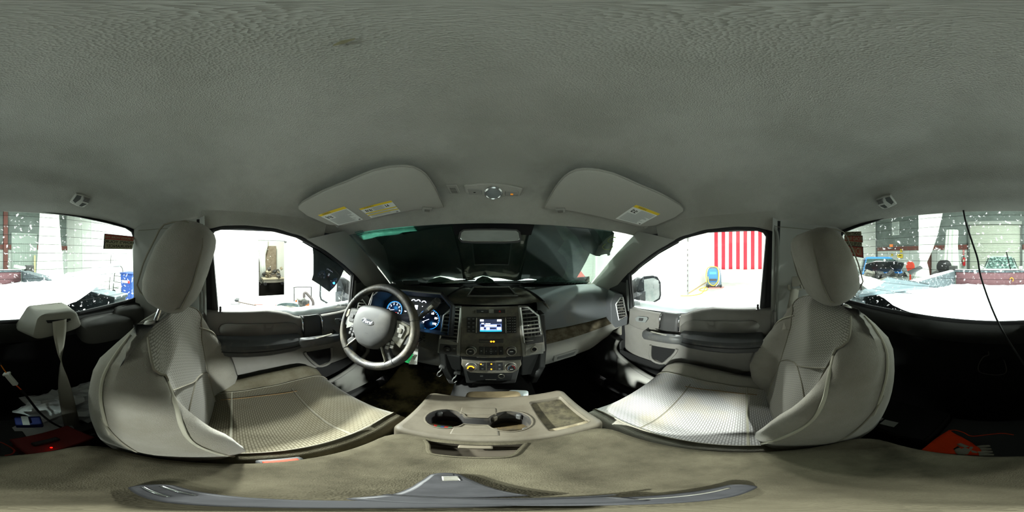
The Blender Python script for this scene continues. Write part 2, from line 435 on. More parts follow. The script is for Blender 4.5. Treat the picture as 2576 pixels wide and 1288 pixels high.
surf('roof_leak_sheet', [[headp(uu(j), i/(NS-1), .05)+Vector((math.copysign(.05, uu(j)) if abs(uu(j)) > .9 else 0, (-.04 if i == 0 else .04 if i == NS-1 else 0), -.06*abs(uu(j))**8)) for j in range(NU)] for i in range(NS)], mat('leak_sheet_paint', (60, 62, 66), .4), ceil)  # unseen sheet added above the headliner to keep lamp light from leaking in
# small stain-like tear in the cloth
tp = onz(862, 106, .3055)
mesh('torn_thread', [(tp.x+a*.010, tp.y+b*.0025, tp.z) for a, b in ((-1, .3), (-.2, 1), (.7, .5), (1, -.2), (.2, -1), (-.6, -.4))], [(0, 1, 2, 3, 4, 5)], mat('stained_cloth', (128, 123, 98), .95), ceil)

WT = [(-.14, .10), (-.1, .11), (-.045, .121), (.045, .123), (.174, .114), (.293, .089), (.43, .031), (.548, -.034)]
def siderail(sg):
    g = []
    for i in range(25):
        y = -.13+.56*i/24; zw = tab(WT, y)+.009; zt = zhead(CX+.69, y); xb = .79-.148*(zw+.275)-.022
        top = Vector((CX+sg*.685, y, zhead(CX+.685, y)+.004)); bot = Vector((CX+sg*xb, y, zw)); mid = Vector((CX+sg*(xb-.012), y, lerp(zw, top.z, .45)))
        g.append([top, top.lerp(mid, .5), mid, mid.lerp(bot, .6)-Vector((0, 0, .004)), bot, bot+Vector((sg*.03, 0, .004))])
    return g
for sg in (1, -1): surf('side_rail', siderail(sg), m_head, ceil)

# ---- windshield
def WS(u, v, off=0):
    a = Vector((CX+.70*u, .66-.08*u*u, .134-.016*u*u)); b = Vector((CX+.87*u, 1.32-.11*u*u, -.24-.017*u*u))
    p = a.lerp(b, v); n = Vector((.12*u, .47, .87)).normalized()
    return p+n*(.02*4*v*(1-v)*.5+off)
wsr = T('window_1', 'wide raked windshield of the truck seen over the dashboard', 'windshield', kind='structure')
surf('pane', [[WS(-1.03+2.06*j/24, .0+1.03*i/16) for j in range(25)] for i in range(17)], m_glassw, wsr)
def fritpoly(s):
    return
# black ceramic band round the glass
def band(u0, u1, v0, v1, nm='frit_band'):
    surf(nm, [[WS(lerp(u0, u1, j/12), lerp(v0, v1, i/6), -.003) for j in range(13)] for i in range(7)], m_rub, wsr)
band(-1.02, 1.02, .985, 1.05)
band(-.24, .24, .0, .10, 'mirror_shade_band')
# ---- windshield cover (tarp) outside the glass
def wuv(px, py): return inv(lambda u, v: WS(u, v), px, py, (px-1236)/330, .5)
cov_px = [(1440, 719), (1446, 708), (1458, 692), (1466, 676), (1475, 660), (1478, 650), (1482, 643), (1500, 648), (1510, 650), (1513, 648), (1536, 648), (1540, 630), (1548, 596), (1558, 560)]
cov = [wuv(*p) for p in cov_px]
cov = [(a, max(b, .004)) for a, b in cov]+[(-1.16, .004), (-1.16, 1.06), (-.93, 1.04), wuv(1004, 716)]+[wuv(1012, 712), wuv(1080, 711), wuv(1094, 703), wuv(1108, 699), wuv(1122, 703), wuv(1150, 709), wuv(1190, 706), wuv(1215, 699), wuv(1238, 706), wuv(1300, 711), wuv(1360, 709)]
gh = [(lambda q: (q[0], max(q[1], .012)))(wuv(*p)) for p in [(884, 577), (962, 566), (1034, 565), (1043, 587), (966, 597), (912, 609)]]
coverr = T('windshield_cover', 'black cloth windshield cover lying outside over the glass', 'tarp')
def COV(u, v):
    p = WS(u, v, .022); k = .006*sin(u*17+v*9)+.004*sin(u*31-v*23)
    return p+Vector((0, .47, .87))*k
patch('sheet', cov, [gh], COV, .035, m_tarp, coverr, ang=180)
# thinner, lighter fold of the cover at the passenger side
fold = [(lambda q: (q[0], max(q[1], .006)))(wuv(*p)) for p in [(1395, 566), (1425, 566), (1452, 600), (1470, 632), (1486, 640), (1475, 662), (1462, 685), (1448, 708), (1436, 716), (1408, 714), (1422, 690), (1428, 664), (1420, 650), (1404, 636), (1420, 612)]]
patch('light_fold', fold, [], lambda u, v: WS(u, v, .012), .04, m_tarpg, coverr)
fold2 = [(lambda q: (q[0], max(q[1], .006)))(wuv(*p)) for p in [(1504, 566), (1556, 566), (1536, 646), (1530, 648), (1520, 620), (1508, 596)]]
patch('light_fold', fold2, [], lambda u, v: WS(u, v, .013), .04, m_tarpg, coverr)
yl = [wuv(*p) for p in [(1549, 600), (1540, 599), (1530, 606), (1534, 612), (1545, 609)]]
tube('yellow_cord', cr([WS(a, b, .006) for a, b in yl], 5), .0025, mat('yellow_cord', (170, 175, 60), .7), coverr, n=6)
yl = [wuv(*p) for p in [(1524, 616), (1516, 624), (1524, 630), (1536, 628), (1542, 622)]]
tube('yellow_cord', cr([WS(a, b, .006) for a, b in yl], 5), .0025, MATS['yellow_cord'], coverr, n=6)
grn = T('frosted_window_strip', 'teal frosted strip of bare glass at the windshield top on the driver side', 'frost')
gb = [(lambda q: (q[0], max(q[1], .006)))(wuv(*p)) for p in [(878, 573), (962, 560), (1040, 560), (1050, 590), (966, 602), (908, 614)]]
patch('frost_sheet', gb, [], lambda u, v: WS(u, v, .016), .03, translucent('teal_frost', (60, 112, 98), (84, 140, 124)), grn)
bars = []
vs_, fs = [], []
for (x0, y0, x1, y1) in [(893, 582, 914, 578), (896, 586, 916, 581), (898, 590, 912, 587)]:
    a, b = wuv(x0, y0), wuv(x1, y1); c = wuv(x1, y1+2.4); d = wuv(x0, y0+2.4); n = len(vs_)
    vs_ += [WS(*a, -.004), WS(*b, -.004), WS(*c, -.004), WS(*d, -.004)]; fs.append((n, n+1, n+2, n+3))
mesh('glass_marking', vs_, fs, mat('dark_teal_print', (52, 92, 84), .7), wsr, smooth=False)
# frost and snow along the foot of the glass
def frostpatch(px_, nm, m, off=.008):
    return patch(nm, [wuv(*p) for p in px_], [], lambda u, v: WS(u, v, off), .03, m, frostr)
frostr = T('windshield_frost', 'patchy frost and snow along the foot of the windshield', 'frost', kind='stuff')
m_fr = mat('grey_frost', (150, 172, 170), .9, col2=(70, 90, 88), nscale=34, thr=(.4, .62))
frostpatch([(1070, 716), (1082, 705), (1092, 702), (1106, 698), (1120, 701), (1140, 707), (1154, 712), (1154, 717)], 'snow_patch', m_snow)
frostpatch([(1190, 716), (1200, 704), (1214, 697), (1226, 699), (1240, 706), (1246, 716)], 'frost_patch', m_fr)
frostpatch([(1336, 716), (1350, 706), (1368, 700), (1392, 696), (1410, 698), (1420, 706), (1428, 717)], 'frost_patch', m_fr)
frostpatch([(1010, 716), (1014, 709), (1030, 712), (1046, 708), (1060, 713), (1090, 714), (1140, 714), (1200, 714), (1300, 713), (1345, 714), (1410, 712), (1485, 714), (1490, 720), (1000, 720)], 'frost_patch', m_fr)
frostpatch([(1412, 717), (1424, 712), (1440, 706), (1452, 710), (1470, 708), (1486, 713), (1488, 720), (1412, 720)], 'snow_patch', m_snow)
# wiper-like line behind glass
tube('wiper_blade', [WS(*wuv(1040, 716), .004), WS(*wuv(1120, 712), .012), WS(*wuv(1195, 706), .012)], .006, m_rub, wsr, n=6)
tube('wiper_blade', [WS(*wuv(1290, 716), .004), WS(*wuv(1340, 713), .012), WS(*wuv(1440, 713), .012)], .006, m_rub, wsr, n=6)
# stickers low on the driver side
for k, q in enumerate([[(991, 706), (1011, 705), (1017, 715), (999, 716)], [(1013, 705), (1051, 704), (1055, 714), (1019, 715)]]):
    st = T('windshield_sticker', ['small grey square sticker low on the windshield behind the steering wheel', 'wide grey sticker low on the windshield right of the square one'][k], 'sticker', 'windshield stickers')
    patch('paper', [wuv(*p) for p in q], [], lambda u, v: WS(u, v, -.004), .02, mat('grey_sticker', (128, 136, 136), .6), st)

# ---- A pillars
def aedge(v): return WS(.985, v, -.006)
def bedge(v):
    t = [(.712, .335, .079), (.722, .46, .022), (.734, .585, -.052), (.752, .70, -.13), (.775, .84, -.25)]
    k = v*4; i = min(3, int(k)); a, b = Vector(t[i]), Vector(t[i+1]); p = a.lerp(b, k-i); p.x += CX; return p
g = []
for i in range(17):
    v = -.06+1.12*i/16; vv = max(0, min(1, v)); a = aedge(v); b = bedge(vv)
    row = []
    for j in range(9):
        t = j/8; p = a.lerp(b, t); bul = sin(PI*t)*(.035+.012*vv)
        inward = Vector((-.75, -.45, -.1)).normalized(); row.append(p+inward*bul)
    g.append(row)
pil = T('trim_1', 'grey plastic pillar trim beside the windshield on the passenger side', 'pillar trim', kind='structure')
surf('pillar_cover', g, m_pillar, pil, ang=60)
surf('pillar_leak_sheet', [[WS(1.06, v, .0), WS(1.12, v, -.03), bedge(max(0, min(1, v)))+Vector((.07, .02, .02)), bedge(max(0, min(1, v)))+Vector((.05, 0, -.01))] for v in [-.08+1.16*i/14 for i in range(15)]], MATS['leak_sheet_paint'], pil)  # outer sheet added behind the trim to block light at the windshield edge
hp = [ony(*q) for q in [(1574, 652, .69), (1570, 660, .70), (1560, 676, .745), (1548, 690, .80), (1541, 700, .84)]]
hp2 = [p+Vector((-.014, -.014, 0)) for p in hp]
hp2[0] = hp[0]+Vector((.004, .004, 0)); hp2[-1] = hp[-1]+Vector((.006, .006, 0))
tube('grab_handle', cr(hp2, 6), .0105, m_pillar, pil, n=10, flat=1.4)
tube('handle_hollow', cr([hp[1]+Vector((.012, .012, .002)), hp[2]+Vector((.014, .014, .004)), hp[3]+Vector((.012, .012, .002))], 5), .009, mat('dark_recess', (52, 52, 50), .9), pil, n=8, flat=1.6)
lab = ony(1499, 716, 1.18)
pil2 = mirror_tree(pil, 'trim_2', 'grey plastic pillar trim beside the windshield on the driver side')

# ---- doors (passenger door built, driver door mirrored)
WIN = [(-.095, .09), (-.082, .108), (-.045, .119), (.045, .121), (.174, .112), (.293, .087), (.43, .029), (.548, -.036), (.664, -.117), (.668, -.345), (.503, -.336), (.378, -.333), (.31, -.322), (.246, -.29), (.164, -.27), (-.071, -.266)]
def xglass(z): return .79-.148*(z+.275)
def belt(y): return tab([(-.2, -.266), (.15, -.267), (.20, -.277), (.25, -.292), (.31, -.322), (.36, -.332), (.5, -.337), (.8, -.348)], y)
door = T('door_2', 'passenger door with clear window, grey panel and black padded armrest', 'door', kind='structure')
def DS(o): return lambda y, z: Vector((CX+xglass(max(z, -.34))+o, y, z))
patch('window_glass', [(-.12, .13), (.045, .14), (.2, .128), (.32, .1), (.45, .04), (.57, -.025), (.69, -.11), (.69, -.36), (-.12, -.30)], [], DS(.012), .06, m_glass, door)
OUT = [(-.16, .165), (.1, .165), (.22, .155), (.33, .13), (.46, .075), (.58, .005), (.70, -.075), (.82, -.165), (.88, -.3), (.88, -1.13), (-.16, -1.13)]
patch('door_frame', OUT, [WIN], DS(0), .05, m_rub, door, solid=.02)
patch('window_seal', [(a, b) for a, b in [(-.108, .095), (-.09, .118), (-.045, .131), (.045, .133), (.178, .124), (.298, .099), (.436, .041), (.555, -.025), (.676, -.107), (.682, -.36), (-.1, -.285)]], [WIN], DS(-.016), .05, mat('window_gasket', (40, 41, 42), .6), door, solid=.006)
# bright sealing strip behind the window
tube('pillar_seal', cr([(CX+xglass(z)-.03, y, z) for y, z in [(-.125, .128), (-.142, .1), (-.15, 0), (-.152, -.2), (-.155, -.4), (-.155, -.6)]], 6), .008, mat('grey_weatherstrip', (120, 122, 116), .6), door, n=8)
prof = [(.788, 0), (.772, .006), (.752, -.008), (.745, -.04), (.742, -.085), (.742, -.15)]
g = []
ys = [-.135+.86*i/44 for i in range(45)]
for y in ys:
    b = belt(y); row = [Vector((CX+x, y, b+dz)) for x, dz in prof]
    row += [Vector((CX+x, y, z)) for x, z in ((.738, -.455), (.722, -.49), (.728, -.56), (.728, -.66), (.738, -.76), (.755, -.9), (.775, -1.05))]
    k_ = max(0, (y-.56)/.16)**2*.05
    g.append([p+Vector((k_, 0, 0)) for p in row])
surf('inner_panel', g, m_door, door, ang=70)
box('panel_end', (CX+.77, -.137, -.65), (.08, .012, .76), m_door, door)
def DP(dx): return lambda y, z: Vector((CX+.742+dx, y, z))
patch('upper_insert', [(.318, -.413), (.318, -.375), (.29, -.345), (.25, -.33), (.12, -.322), (-.03, -.317), (-.055, -.326), (-.066, -.345), (-.058, -.375), (-.04, -.384), (.1, -.39)], [], DP(-.004), .04, m_doord, door, solid=.006)
for (nm, y0, y1, m, dd) in [('black_panel', .330, .434, m_black, -.006)]:
    gg = []
    for i in range(6):
        y = lerp(y0, y1, i/5); b = belt(y)
        gg.append([Vector((CX+x+dd*(0 if k == 0 else 1), y, b+dz+(.004 if k < 2 else 0))) for k, (x, dz) in enumerate(prof[:5])]+[Vector((CX+.742+dd, y, -.44))])
    surf(nm, gg, m, door, solid=.004, ang=50)
for y in (.327, .437):
    b = belt(y); tube('chrome_strip', [(CX+x-.009, y, b+dz+.005) for x, dz in prof[1:5]], .0045, m_chrome, door, n=6)
# armrest
rings = []
for (y, z0, x0, hh) in [(-.083, -.39, .66, .05), (-.075, -.384, .645, .064), (-.03, -.383, .636, .066), (.05, -.385, .632, .066), (.15, -.388, .635, .064), (.25, -.393, .645, .06), (.295, -.397, .66, .055), (.303, -.402, .675, .045)]:
    rings.append([Vector((CX+a, y, z)) for a, z in ((.748, z0), (x0+.03, z0-.001), (x0+.01, z0-.006), (x0, z0-.018), (x0+.001, z0-hh+.012), (x0+.012, z0-hh), (.748, z0-hh-.012))])
loft('armrest', rings, m_arm, door, ang=35)
tube('armrest_seam', cr([(CX+x0-.0005, y, z) for y, z, x0 in [(-.075, -.415, .645), (-.03, -.416, .636), (.05, -.417, .632), (.15, -.419, .635), (.25, -.422, .645), (.295, -.424, .66)]], 4), .002, m_rub, door, n=6)
# pull handle
rings = []
for (y, x, z, h) in [(.272, .655, -.418, .03), (.285, .64, -.415, .042), (.33, .634, -.418, .044), (.42, .638, -.43, .042), (.48, .648, -.442, .04), (.505, .67, -.446, .036), (.512, .72, -.446, .034)]:
    rings.append([Vector((CX+x+a, y, z+b)) for a, b in ((.035, h*.5), (.008, h*.5), (0, h*.25), (0, -h*.3), (.008, -h*.5), (.035, -h*.45))])
loft('pull_handle', rings, mat('handle_grey', (76, 77, 77), .5, spec=.4, col2=(110, 106, 96), nscale=14, thr=(.5, .8)), door, ang=50)
box('handle_inlay', (CX+.652, .38, -.401), (.012, .12, .004), m_satin, door, rot=(0, 0, -.02), bevel=.001)
pk = [onx(a, b, CX+.7275) for a, b in [(1637, 868), (1700, 878), (1692, 890), (1668, 911), (1638, 900)]]
prism('pull_pocket', pk, (-.006, 0, 0), mat('pocket_black', (22, 22, 22), .8), door, bevel=.002)
rim = [onx(a, b, CX+.72) for a, b in [(1637, 868), (1638, 902), (1668, 914), (1696, 890), (1703, 878)]]
tube('pocket_rim', cr(rim, 4), .008, m_door, door, n=8)
# switches
sw = [onx(a, b, CX+.738) for a, b in [(1599, 800), (1606, 795), (1628, 797), (1631, 801), (1625, 811), (1602, 808)]]
prism('switch_plate', sw, (-.006, 0, 0), mat('switch_plate', (120, 124, 122), .4), door, bevel=.002)
sw = [onx(a, b, CX+.73) for a, b in [(1609, 799), (1619, 800), (1617, 807), (1608, 806)]]
prism('window_switch', sw, (-.008, 0, 0), m_black, door, bevel=.002)
sw = [onx(a, b, CX+.735) for a, b in [(1593, 835), (1599, 837), (1602, 848), (1596, 846)]]
prism('lock_switch', sw, (-.006, 0, 0), m_black, door, bevel=.001)
lathe('lock_pin', [(.012, 0), (.012, .003), (.0055, .005), (.005, .018), (.006, .024), (.003, .028)], (CX+.768, -.06, -.268), (0, 0, 1), m_black, door, n=14)
# map pocket low on the door
gg = []
for i in range(13):
    y = .0+.72*i/12; lift = .03*sin(PI*i/12)
    gg.append([Vector((CX+.74, y, -.98)), Vector((CX+.68, y, -.95)), Vector((CX+.655+.05*(i/12)**3, y, -.86)), Vector((CX+.66+.05*(i/12)**3, y, -.80+.10*(i/12)**2))])
surf('map_pocket', gg, mat('pocket_plastic', (112, 111, 106), .65), door, solid=.01, ang=60)
tube('pocket_lip', cr([gg[i][3] for i in range(0, 13, 2)]+[Vector((CX+.71, .75, -.66)), Vector((CX+.735, .745, -.60))], 4), .013, MATS['pocket_plastic'], door, n=10)
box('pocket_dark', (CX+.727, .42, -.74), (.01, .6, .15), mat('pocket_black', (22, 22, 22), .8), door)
# outer skin so that no light leaks
box('outer_skin', (CX+.845, .34, -.75), (.02, 1.1, .78), mat('truck_paint', (48, 60, 74), .3, spec=.5), door)
box('belt_moulding', (CX+.825, .3, -.345), (.06, 1.0, .03), m_rub, door, rot=(-.10, 0, 0))
# outside mirror
mf = Fr((CX+1.225, .82, -.325), (.965, -.26, 0), (0, 0, 1))
hpoly = [(-.15, -.13), (-.155, .05), (-.13, .12), (-.09, .145), (.03, .145), (.08, .13), (.125, .07), (.13, -.06), (.115, -.1), (-.03, -.14), (-.12, -.145)]
rings = []
for w, sc, du in ((-.15, .55, -.03), (-.13, .75, -.02), (-.07, .93, -.005), (-.01, 1.0, 0), (.012, .99, 0)):
    rings.append([mf.p(a*sc+du, b*sc, w) for a, b in hpoly])
mir = loft('side_mirror', rings, mat('mirror_housing', (36, 42, 46), .5, spec=.4, col2=(190, 198, 202), nscale=26, thr=(.60, .72)), door, ang=50)
fprism('mirror_glass', mf, [(-.075, -.115), (-.085, .118), (.025, .122), (.065, .108), (.105, .055), (.108, -.055), (.095, -.085), (-.03, -.12)], .004, .014, mat('pale_mirror', (214, 226, 224), .25, .55, col2=(244, 248, 248), nscale=14), mir, bevel=.002)  # mirror glass given a mottled whitish colour
fprism('spotter_glass', mf, rrect(.028, .018, .092, .098, .015), .014, .017, mat('spotter', (232, 236, 236), .2, .4), mir, bevel=.001)
loft('mirror_arm', [[Vector((CX+x, y+a, z+b)) for a, b in ((-.035, -.045), (.035, -.045), (.035, .045), (-.035, .045))] for x, y, z in ((.83, .78, -.36), (.98, .80, -.36), (1.10, .82, -.345))], MATS['mirror_housing'], mir, ang=50)
# quarter post at the front of the window
box('window_post', (CX+.772, .69, -.235), (.02, .02, .26), mat('post_grey', (104, 106, 104), .5), door, rot=(0, 0, 0))
prism('sail_panel', [(CX+.785, y, z) for y, z in [(.68, -.12), (.86, -.22), (.88, -.36), (.68, -.35)]], (-.02, 0, 0), m_black, door, bevel=.004)
# snow on the outer window ledge
gg = []
random.seed(3)
for i in range(37):
    y = -.12+.86*i/36; b = belt(y); h = .008+.040*max(0, min(1, (y-.12)/.25))+random.uniform(-.003, .003)
    gg.append([Vector((CX+.80+.09*k/6, y, b-.012+h*sin(PI*min(1, k/3+.1)*.5)*(1 if k < 6 else .2)-.001*k)) for k in range(7)])
sn = surf('ledge_snow', gg, m_snow, door)
ddoor = mirror_tree(door, 'door_1', 'driver door with white overexposed window, grey panel and black padded armrest')
# tarp flap over the front of the driver window
flap_px = [(784, 600), (788, 640), (787, 690), (783, 704), (806, 718), (829, 734), (842, 722), (851, 706), (858, 692), (864, 676), (872, 664), (840, 636), (812, 608), (800, 596)]
def glp(px, py):
    p = onx(px, py, CX-.80)
    for _ in range(5): p = onx(px, py, CX-xglass(p.z)-.03)
    return p
fl = T('hanging_tarp_corner', 'black tarp corner hanging over the driver window', 'tarp')
q = [glp(*p) for p in flap_px]
patch('cloth', [(p.y, p.z) for p in q], [], lambda y, z: Vector((CX-xglass(z)-.03-.006*sin(y*30+z*12), y, z)), .025, m_tarp, fl, solid=.003)

# ---- B pillars and rear corners
cols = [(.735, -.118), (.75, -.128), (.775, -.15), (.785, -.2), (.80, -.3), (.80, -.40), (.79, -.47), (.782, -.535)]
def bp(z0, z1, n):
    g = []
    for i in range(n):
        z = lerp(z0, z1, i/(n-1)); dx = -.13*max(0, z+.27)
        g.append([Vector((CX+x+dx*(1 if k < 7 else .3), y, z)) for k, (x, y) in enumerate(cols)])
    return g
bpl = T('trim_3', 'grey plastic trim behind the passenger door beside the rear window', 'pillar trim', kind='structure')
surf('upper_cover', bp(.17, -.36, 14), m_pillar, bpl, ang=60)
g2 = [[p+Vector((.006, 0, 0)) for p in r] for r in bp(-.35, -1.13, 8)]
surf('lower_cover', g2, mat('lower_trim_dark', (60, 61, 60), .7), bpl, ang=60)
box('belt_channel', (CX+.795, -.255, -.06), (.012, .07, .24), mat('channel_grey', (134, 134, 128), .7), bpl, rot=(0, -.1, 0), bevel=.006)
tube('trim_seam', [Vector((CX+x-.004-.13*.41, y, .135)) for x, y in cols[1:7]], .0015, m_pipe_d, bpl, n=5)
bpl2 = mirror_tree(bpl, 'trim_4', 'grey plastic trim behind the driver door beside the rear window')
# upper anchor and passenger belt
belt_ = T('seat_belt', 'grey passenger shoulder belt hanging from its pillar anchor behind the headrest', 'seat belt')
def webbing(nm, pts, w, side, parent, m=None, th=.0015):
    g = [[p+s_*w*.5 for s_ in (-sd, sd)] for p, sd in zip(pts, side)]
    return surf(nm, g, m or m_webb, parent, solid=th)
pa = [onx(a, b, CX+.755-.05*k) for k, (a, b) in enumerate([(2000, 726), (1994, 762), (1988, 795), (1980, 830)])]
webbing('webbing', cr(pa, 5), .048, [Vector((.2, -.98, 0))]*16, belt_)
tube('guide_ring', cr([onx(a, b, CX+.757) for a, b in [(1985, 716), (1984, 724), (1990, 730), (2004, 729), (2016, 726), (2014, 716)]], 5), .006, m_webb, belt_, n=8)
box('webbing_upper', onx(2004, 708, CX+.768), (.003, .05, .05), m_webb, belt_, bevel=.001)
lathe('stop_button', [(.008, -.004), (.008, .004)], onx(1968, 823, CX+.70), (1, 0, 0), m_satin, belt_, n=12)

# ---- rear wall and window
def rgy(x, z): return -.66+.14*((x-CX)/.78)**2+.04*z
def onrear(px, py, off=0):
    r = ray(px, py); y = -.6
    for _ in range(40):
        p = r*(y/r.y); y = .5*y+.5*(rgy(p.x, p.z)+off)
    return r*(y/r.y)
def RG(off): return lambda x, z: Vector((x, rgy(x, z)+off, z))
RWpx = [(2113, 600), (2122, 585), (2160, 570), (2230, 548), (2320, 534), (2420, 527), (2519, 526), (2576, 527), (100, 533), (200, 546), (270, 561), (318, 574), (333, 584), (338, 600), (343, 660), (348, 735), (346, 744), (335, 751), (280, 765), (200, 784), (100, 800), (0, 807), (2519, 809), (2440, 806), (2350, 797), (2250, 780), (2180, 766), (2124, 752), (2112, 742), (2108, 720)]
RW = [(p.x, p.z) for p in (onrear(*q) for q in RWpx)]
rw = T('window_2', 'wide rear window of the cab with defroster lines and melting frost specks', 'rear window', kind='structure')
RWg = [(a+(.02 if a > 0 else -.02), b+(.02 if b > 0 else -.02)) for a, b in RW]
patch('pane', RWg, [], RG(-.006), .06, m_glassr, rw)
rwb = [(a+(.03 if a > 0 else -.03), b+(.008 if b > 0 else -.045)) for a, b in RW]
patch('black_gasket', rwb, [RW], RG(-.002), .05, m_rub, rw, solid=.012)
for k, zz in enumerate([541, 566, 590, 613, 636, 658, 680, 703, 727, 751, 774]):
    z = onrear(2500, zz).z; z2 = z*.93; xs = [-.72+1.44*i/40 for i in range(41)]
    pts = [Vector((CX+x, rgy(CX+x, z)+.001, lerp(z, z2, (x/.74)**2))) for x in xs]
    pts = [p for p in pts if pip(p.x, p.z, RW)]
    if len(pts) > 3: tube('defroster_line', pts, .0007, mat('heater_wire', (74, 74, 70), .6), rw, n=4)
wr = T('wall_rear', 'black carpeted back panel of the cab below the rear window', 'back panel', kind='structure')
patch('carpet', [(CX-.84, -1.13), (CX+.84, -1.13), (CX+.84, -.2), (CX+.84, .25), (CX-.84, .25), (CX-.84, -.2)], [RW], RG(-.008), .07, m_carpet, wr)
gg = []
for i in range(25):
    x = CX-.80+1.6*i/24; z = -.30+.03*((x-CX)/.8)**2; y = rgy(x, z)
    gg.append([Vector((x, y+.004, z)), Vector((x, y+.03, z-.006)), Vector((x, y+.038, z-.03)), Vector((x, y+.03, z-.07)), Vector((x, y+.004, z-.10))])
surf('ledge_roll', gg, mat('dark_ledge', (40, 40, 38), .9, bump=.4, bscale=500), wr, ang=180)
arch = [onrear(a, b, .012) for a, b in [(2486, 884), (2487, 893), (2474, 898), (2463, 915), (2461, 930), (2470, 938), (2500, 943), (2524, 941), (2532, 932), (2528, 912), (2524, 905)]]
tube('carpet_cut', cr(arch, 4), .0022, mat('frayed_edge', (78, 76, 70), .95), wr, n=5)
patch('jack_flap', [(p.x, p.z) for p in arch[3:]], [], RG(.006), .05, m_carpet, wr)
# moulded hump at the driver rear corner
def humpf(nm, c, s, m, par, rot=(0, 0, 0), p=4):
    vs_, fs = [], []; R = Euler(rot).to_matrix(); n1, n2 = 14, 24
    for i in range(n1+1):
        th = -PI/2+PI*i/n1
        for k in range(n2):
            ph = 2*PI*k/n2
            def e(a, q): return math.copysign(abs(a)**(2/q), a)
            vs_.append(Vector(c)+R@Vector((s[0]*e(cos(th), p)*e(cos(ph), p), s[1]*e(cos(th), p)*e(sin(ph), p), s[2]*e(sin(th), p))))
    for i in range(n1):
        for k in range(n2): fs.append((i*n2+k, i*n2+(k+1) % n2, (i+1)*n2+(k+1) % n2, (i+1)*n2+k))
    return mesh(nm, vs_, fs, m, par, ang=180)
m_hump = mat('dark_hump', (62, 61, 58), .9, bump=.4, bscale=500)
humpf('corner_hump', onrear(262, 822, .07)+Vector((0, 0, .0)), (.13, .085, .055), m_hump, wr, (0, 0, -.35))
humpf('corner_hump', onrear(322, 792, .05), (.08, .06, .05), m_hump, wr, (0, 0, -.6))
humpf('corner_hump', onrear(2140, 800, .04), (.10, .06, .05), m_hump, wr, (0, 0, .6))

# ---- cab floor and firewall
cf = T('cab_floor', 'black rubber floor of the cab with dried mud in the driver footwell', 'floor', kind='structure')
box('floor_pan', (CX, .22, -1.145), (1.76, 2.1, .03), m_carpet, cf, bevel=0)
surf('firewall', [[Vector((CX+x, y, z)) for x in (-.9, -.45, 0, .45, .9)] for y, z in ((.95, -1.13), (1.12, -1.0), (1.22, -.85), (1.27, -.6), (1.30, -.2))], m_carpet, cf)
patch('driver_mat', [(CX-.70, .62), (CX-.10, .58), (CX-.10, .98), (CX-.2, 1.1), (CX-.66, 1.1)], [], lambda x, y: Vector((x, y, -1.115+max(0, y-.9)*.75)), .06, m_carpetd, cf, solid=.006)
patch('passenger_mat', [(CX+.14, .5), (CX+.70, .5), (CX+.66, 1.1), (CX+.2, 1.1)], [], lambda x, y: Vector((x, y, -1.118+max(0, y-.9)*.75)), .06, m_carpet, cf, solid=.006)
loft('tunnel', [[Vector((CX+a*s, y, z)) for a, z in ((-.24, -1.13), (-.20, zt-.03), (-.16, zt), (.16, zt), (.20, zt-.03), (.24, -1.13))] for y, zt, s in ((-.2, -.95, 1), (.45, -.86, .95), (.62, -.78, .9), (.78, -.72, .9), (1.2, -.66, .95))], mat('tunnel_black', (22, 22, 21), .85), cf, ang=50)
box('door_sill', (CX-.74, .3, -1.09), (.10, 1.1, .09), m_black, cf, bevel=.02)
box('door_sill', (CX+.74, .3, -1.09), (.10, 1.1, .09), m_black, cf, bevel=.02)
prism('kick_panel', [(CX+.80, y, z) for y, z in [(.72, -1.1), (.74, -.62), (1.28, -.5), (1.25, -1.1)]], (-.05, 0, 0), m_black, cf, bevel=.01)
prism('kick_panel', [(CX-.80, y, z) for y, z in [(.72, -1.1), (.74, -.62), (1.28, -.5), (1.25, -1.1)]], (.05, 0, 0), m_black, cf, bevel=.01)
# ================================================================== dashboard
dash = T('dashboard', 'dusty grey and black dashboard with centre stack, gauges and glove box', 'dashboard')
def base_y(x): return 1.33-.11*(x/.85)**2
def dsurf(nm, x0, x1, rows, m, n=20, ang=60, solid=0):
    g = []
    for i in range(n+1):
        x = lerp(x0, x1, i/n); g.append([Vector((CX+x, y, z)) for y, z in rows(x)])
    return surf(nm, g, m, dash, ang=ang, solid=solid)
def endc(x): return max(0, (abs(x)-.60)/.22)
def ptop(x):
    e = endc(x); d = .035*e*e
    return [(base_y(x), -.262), (1.1, -.226-d*.5), (.97, -.219-d), (.90, -.226-d), (.862, -.242-d), (.838, -.272-d*.6), (.826, -.32), (.816, -.40), (.818, -.425)]
dsurf('passenger_pad', .235, .83, ptop, m_dashg)
def pledge(x): return [(.822, -.423), (.862, -.43), (.868, -.452), (.83, lerp(-.50, -.468, (x-.25)/.55)), (.802, lerp(-.515, -.478, (x-.25)/.55))]
dsurf('dusty_ledge', .235, .80, pledge, m_ledge, ang=40)
def pglove(x):
    zt = lerp(-.515, -.478, (x-.25)/.55); zb = tab([(.25, -.70), (.55, -.66), (.70, -.60), (.83, -.50)], x)
    return [(.815, zt+.002), (.798, zt-.002), (.782, zt-.016), (.776, zt-.04), (.790, lerp(zt, zb, .55)), (.815, lerp(zt, zb, .9)), (.86, zb), (1.05, zb-.01)]
gl = dsurf('glove_box', .225, .83, pglove, m_glove, ang=50)
gfr = Fr((CX+.45, .782, -.60), (1, 0, 0), (0, -.12, .99))
lt = pxpoly(gfr, [(1394, 896), (1450, 879), (1456, 881), (1447, 893), (1391, 909)])
fprism('latch_recess', gfr, lt, -.02, .006, mat('latch_grey', (128, 127, 122), .6), gl, bevel=.003)
lt = pxpoly(gfr, [(1402, 896), (1446, 883), (1441, 890), (1400, 902)])
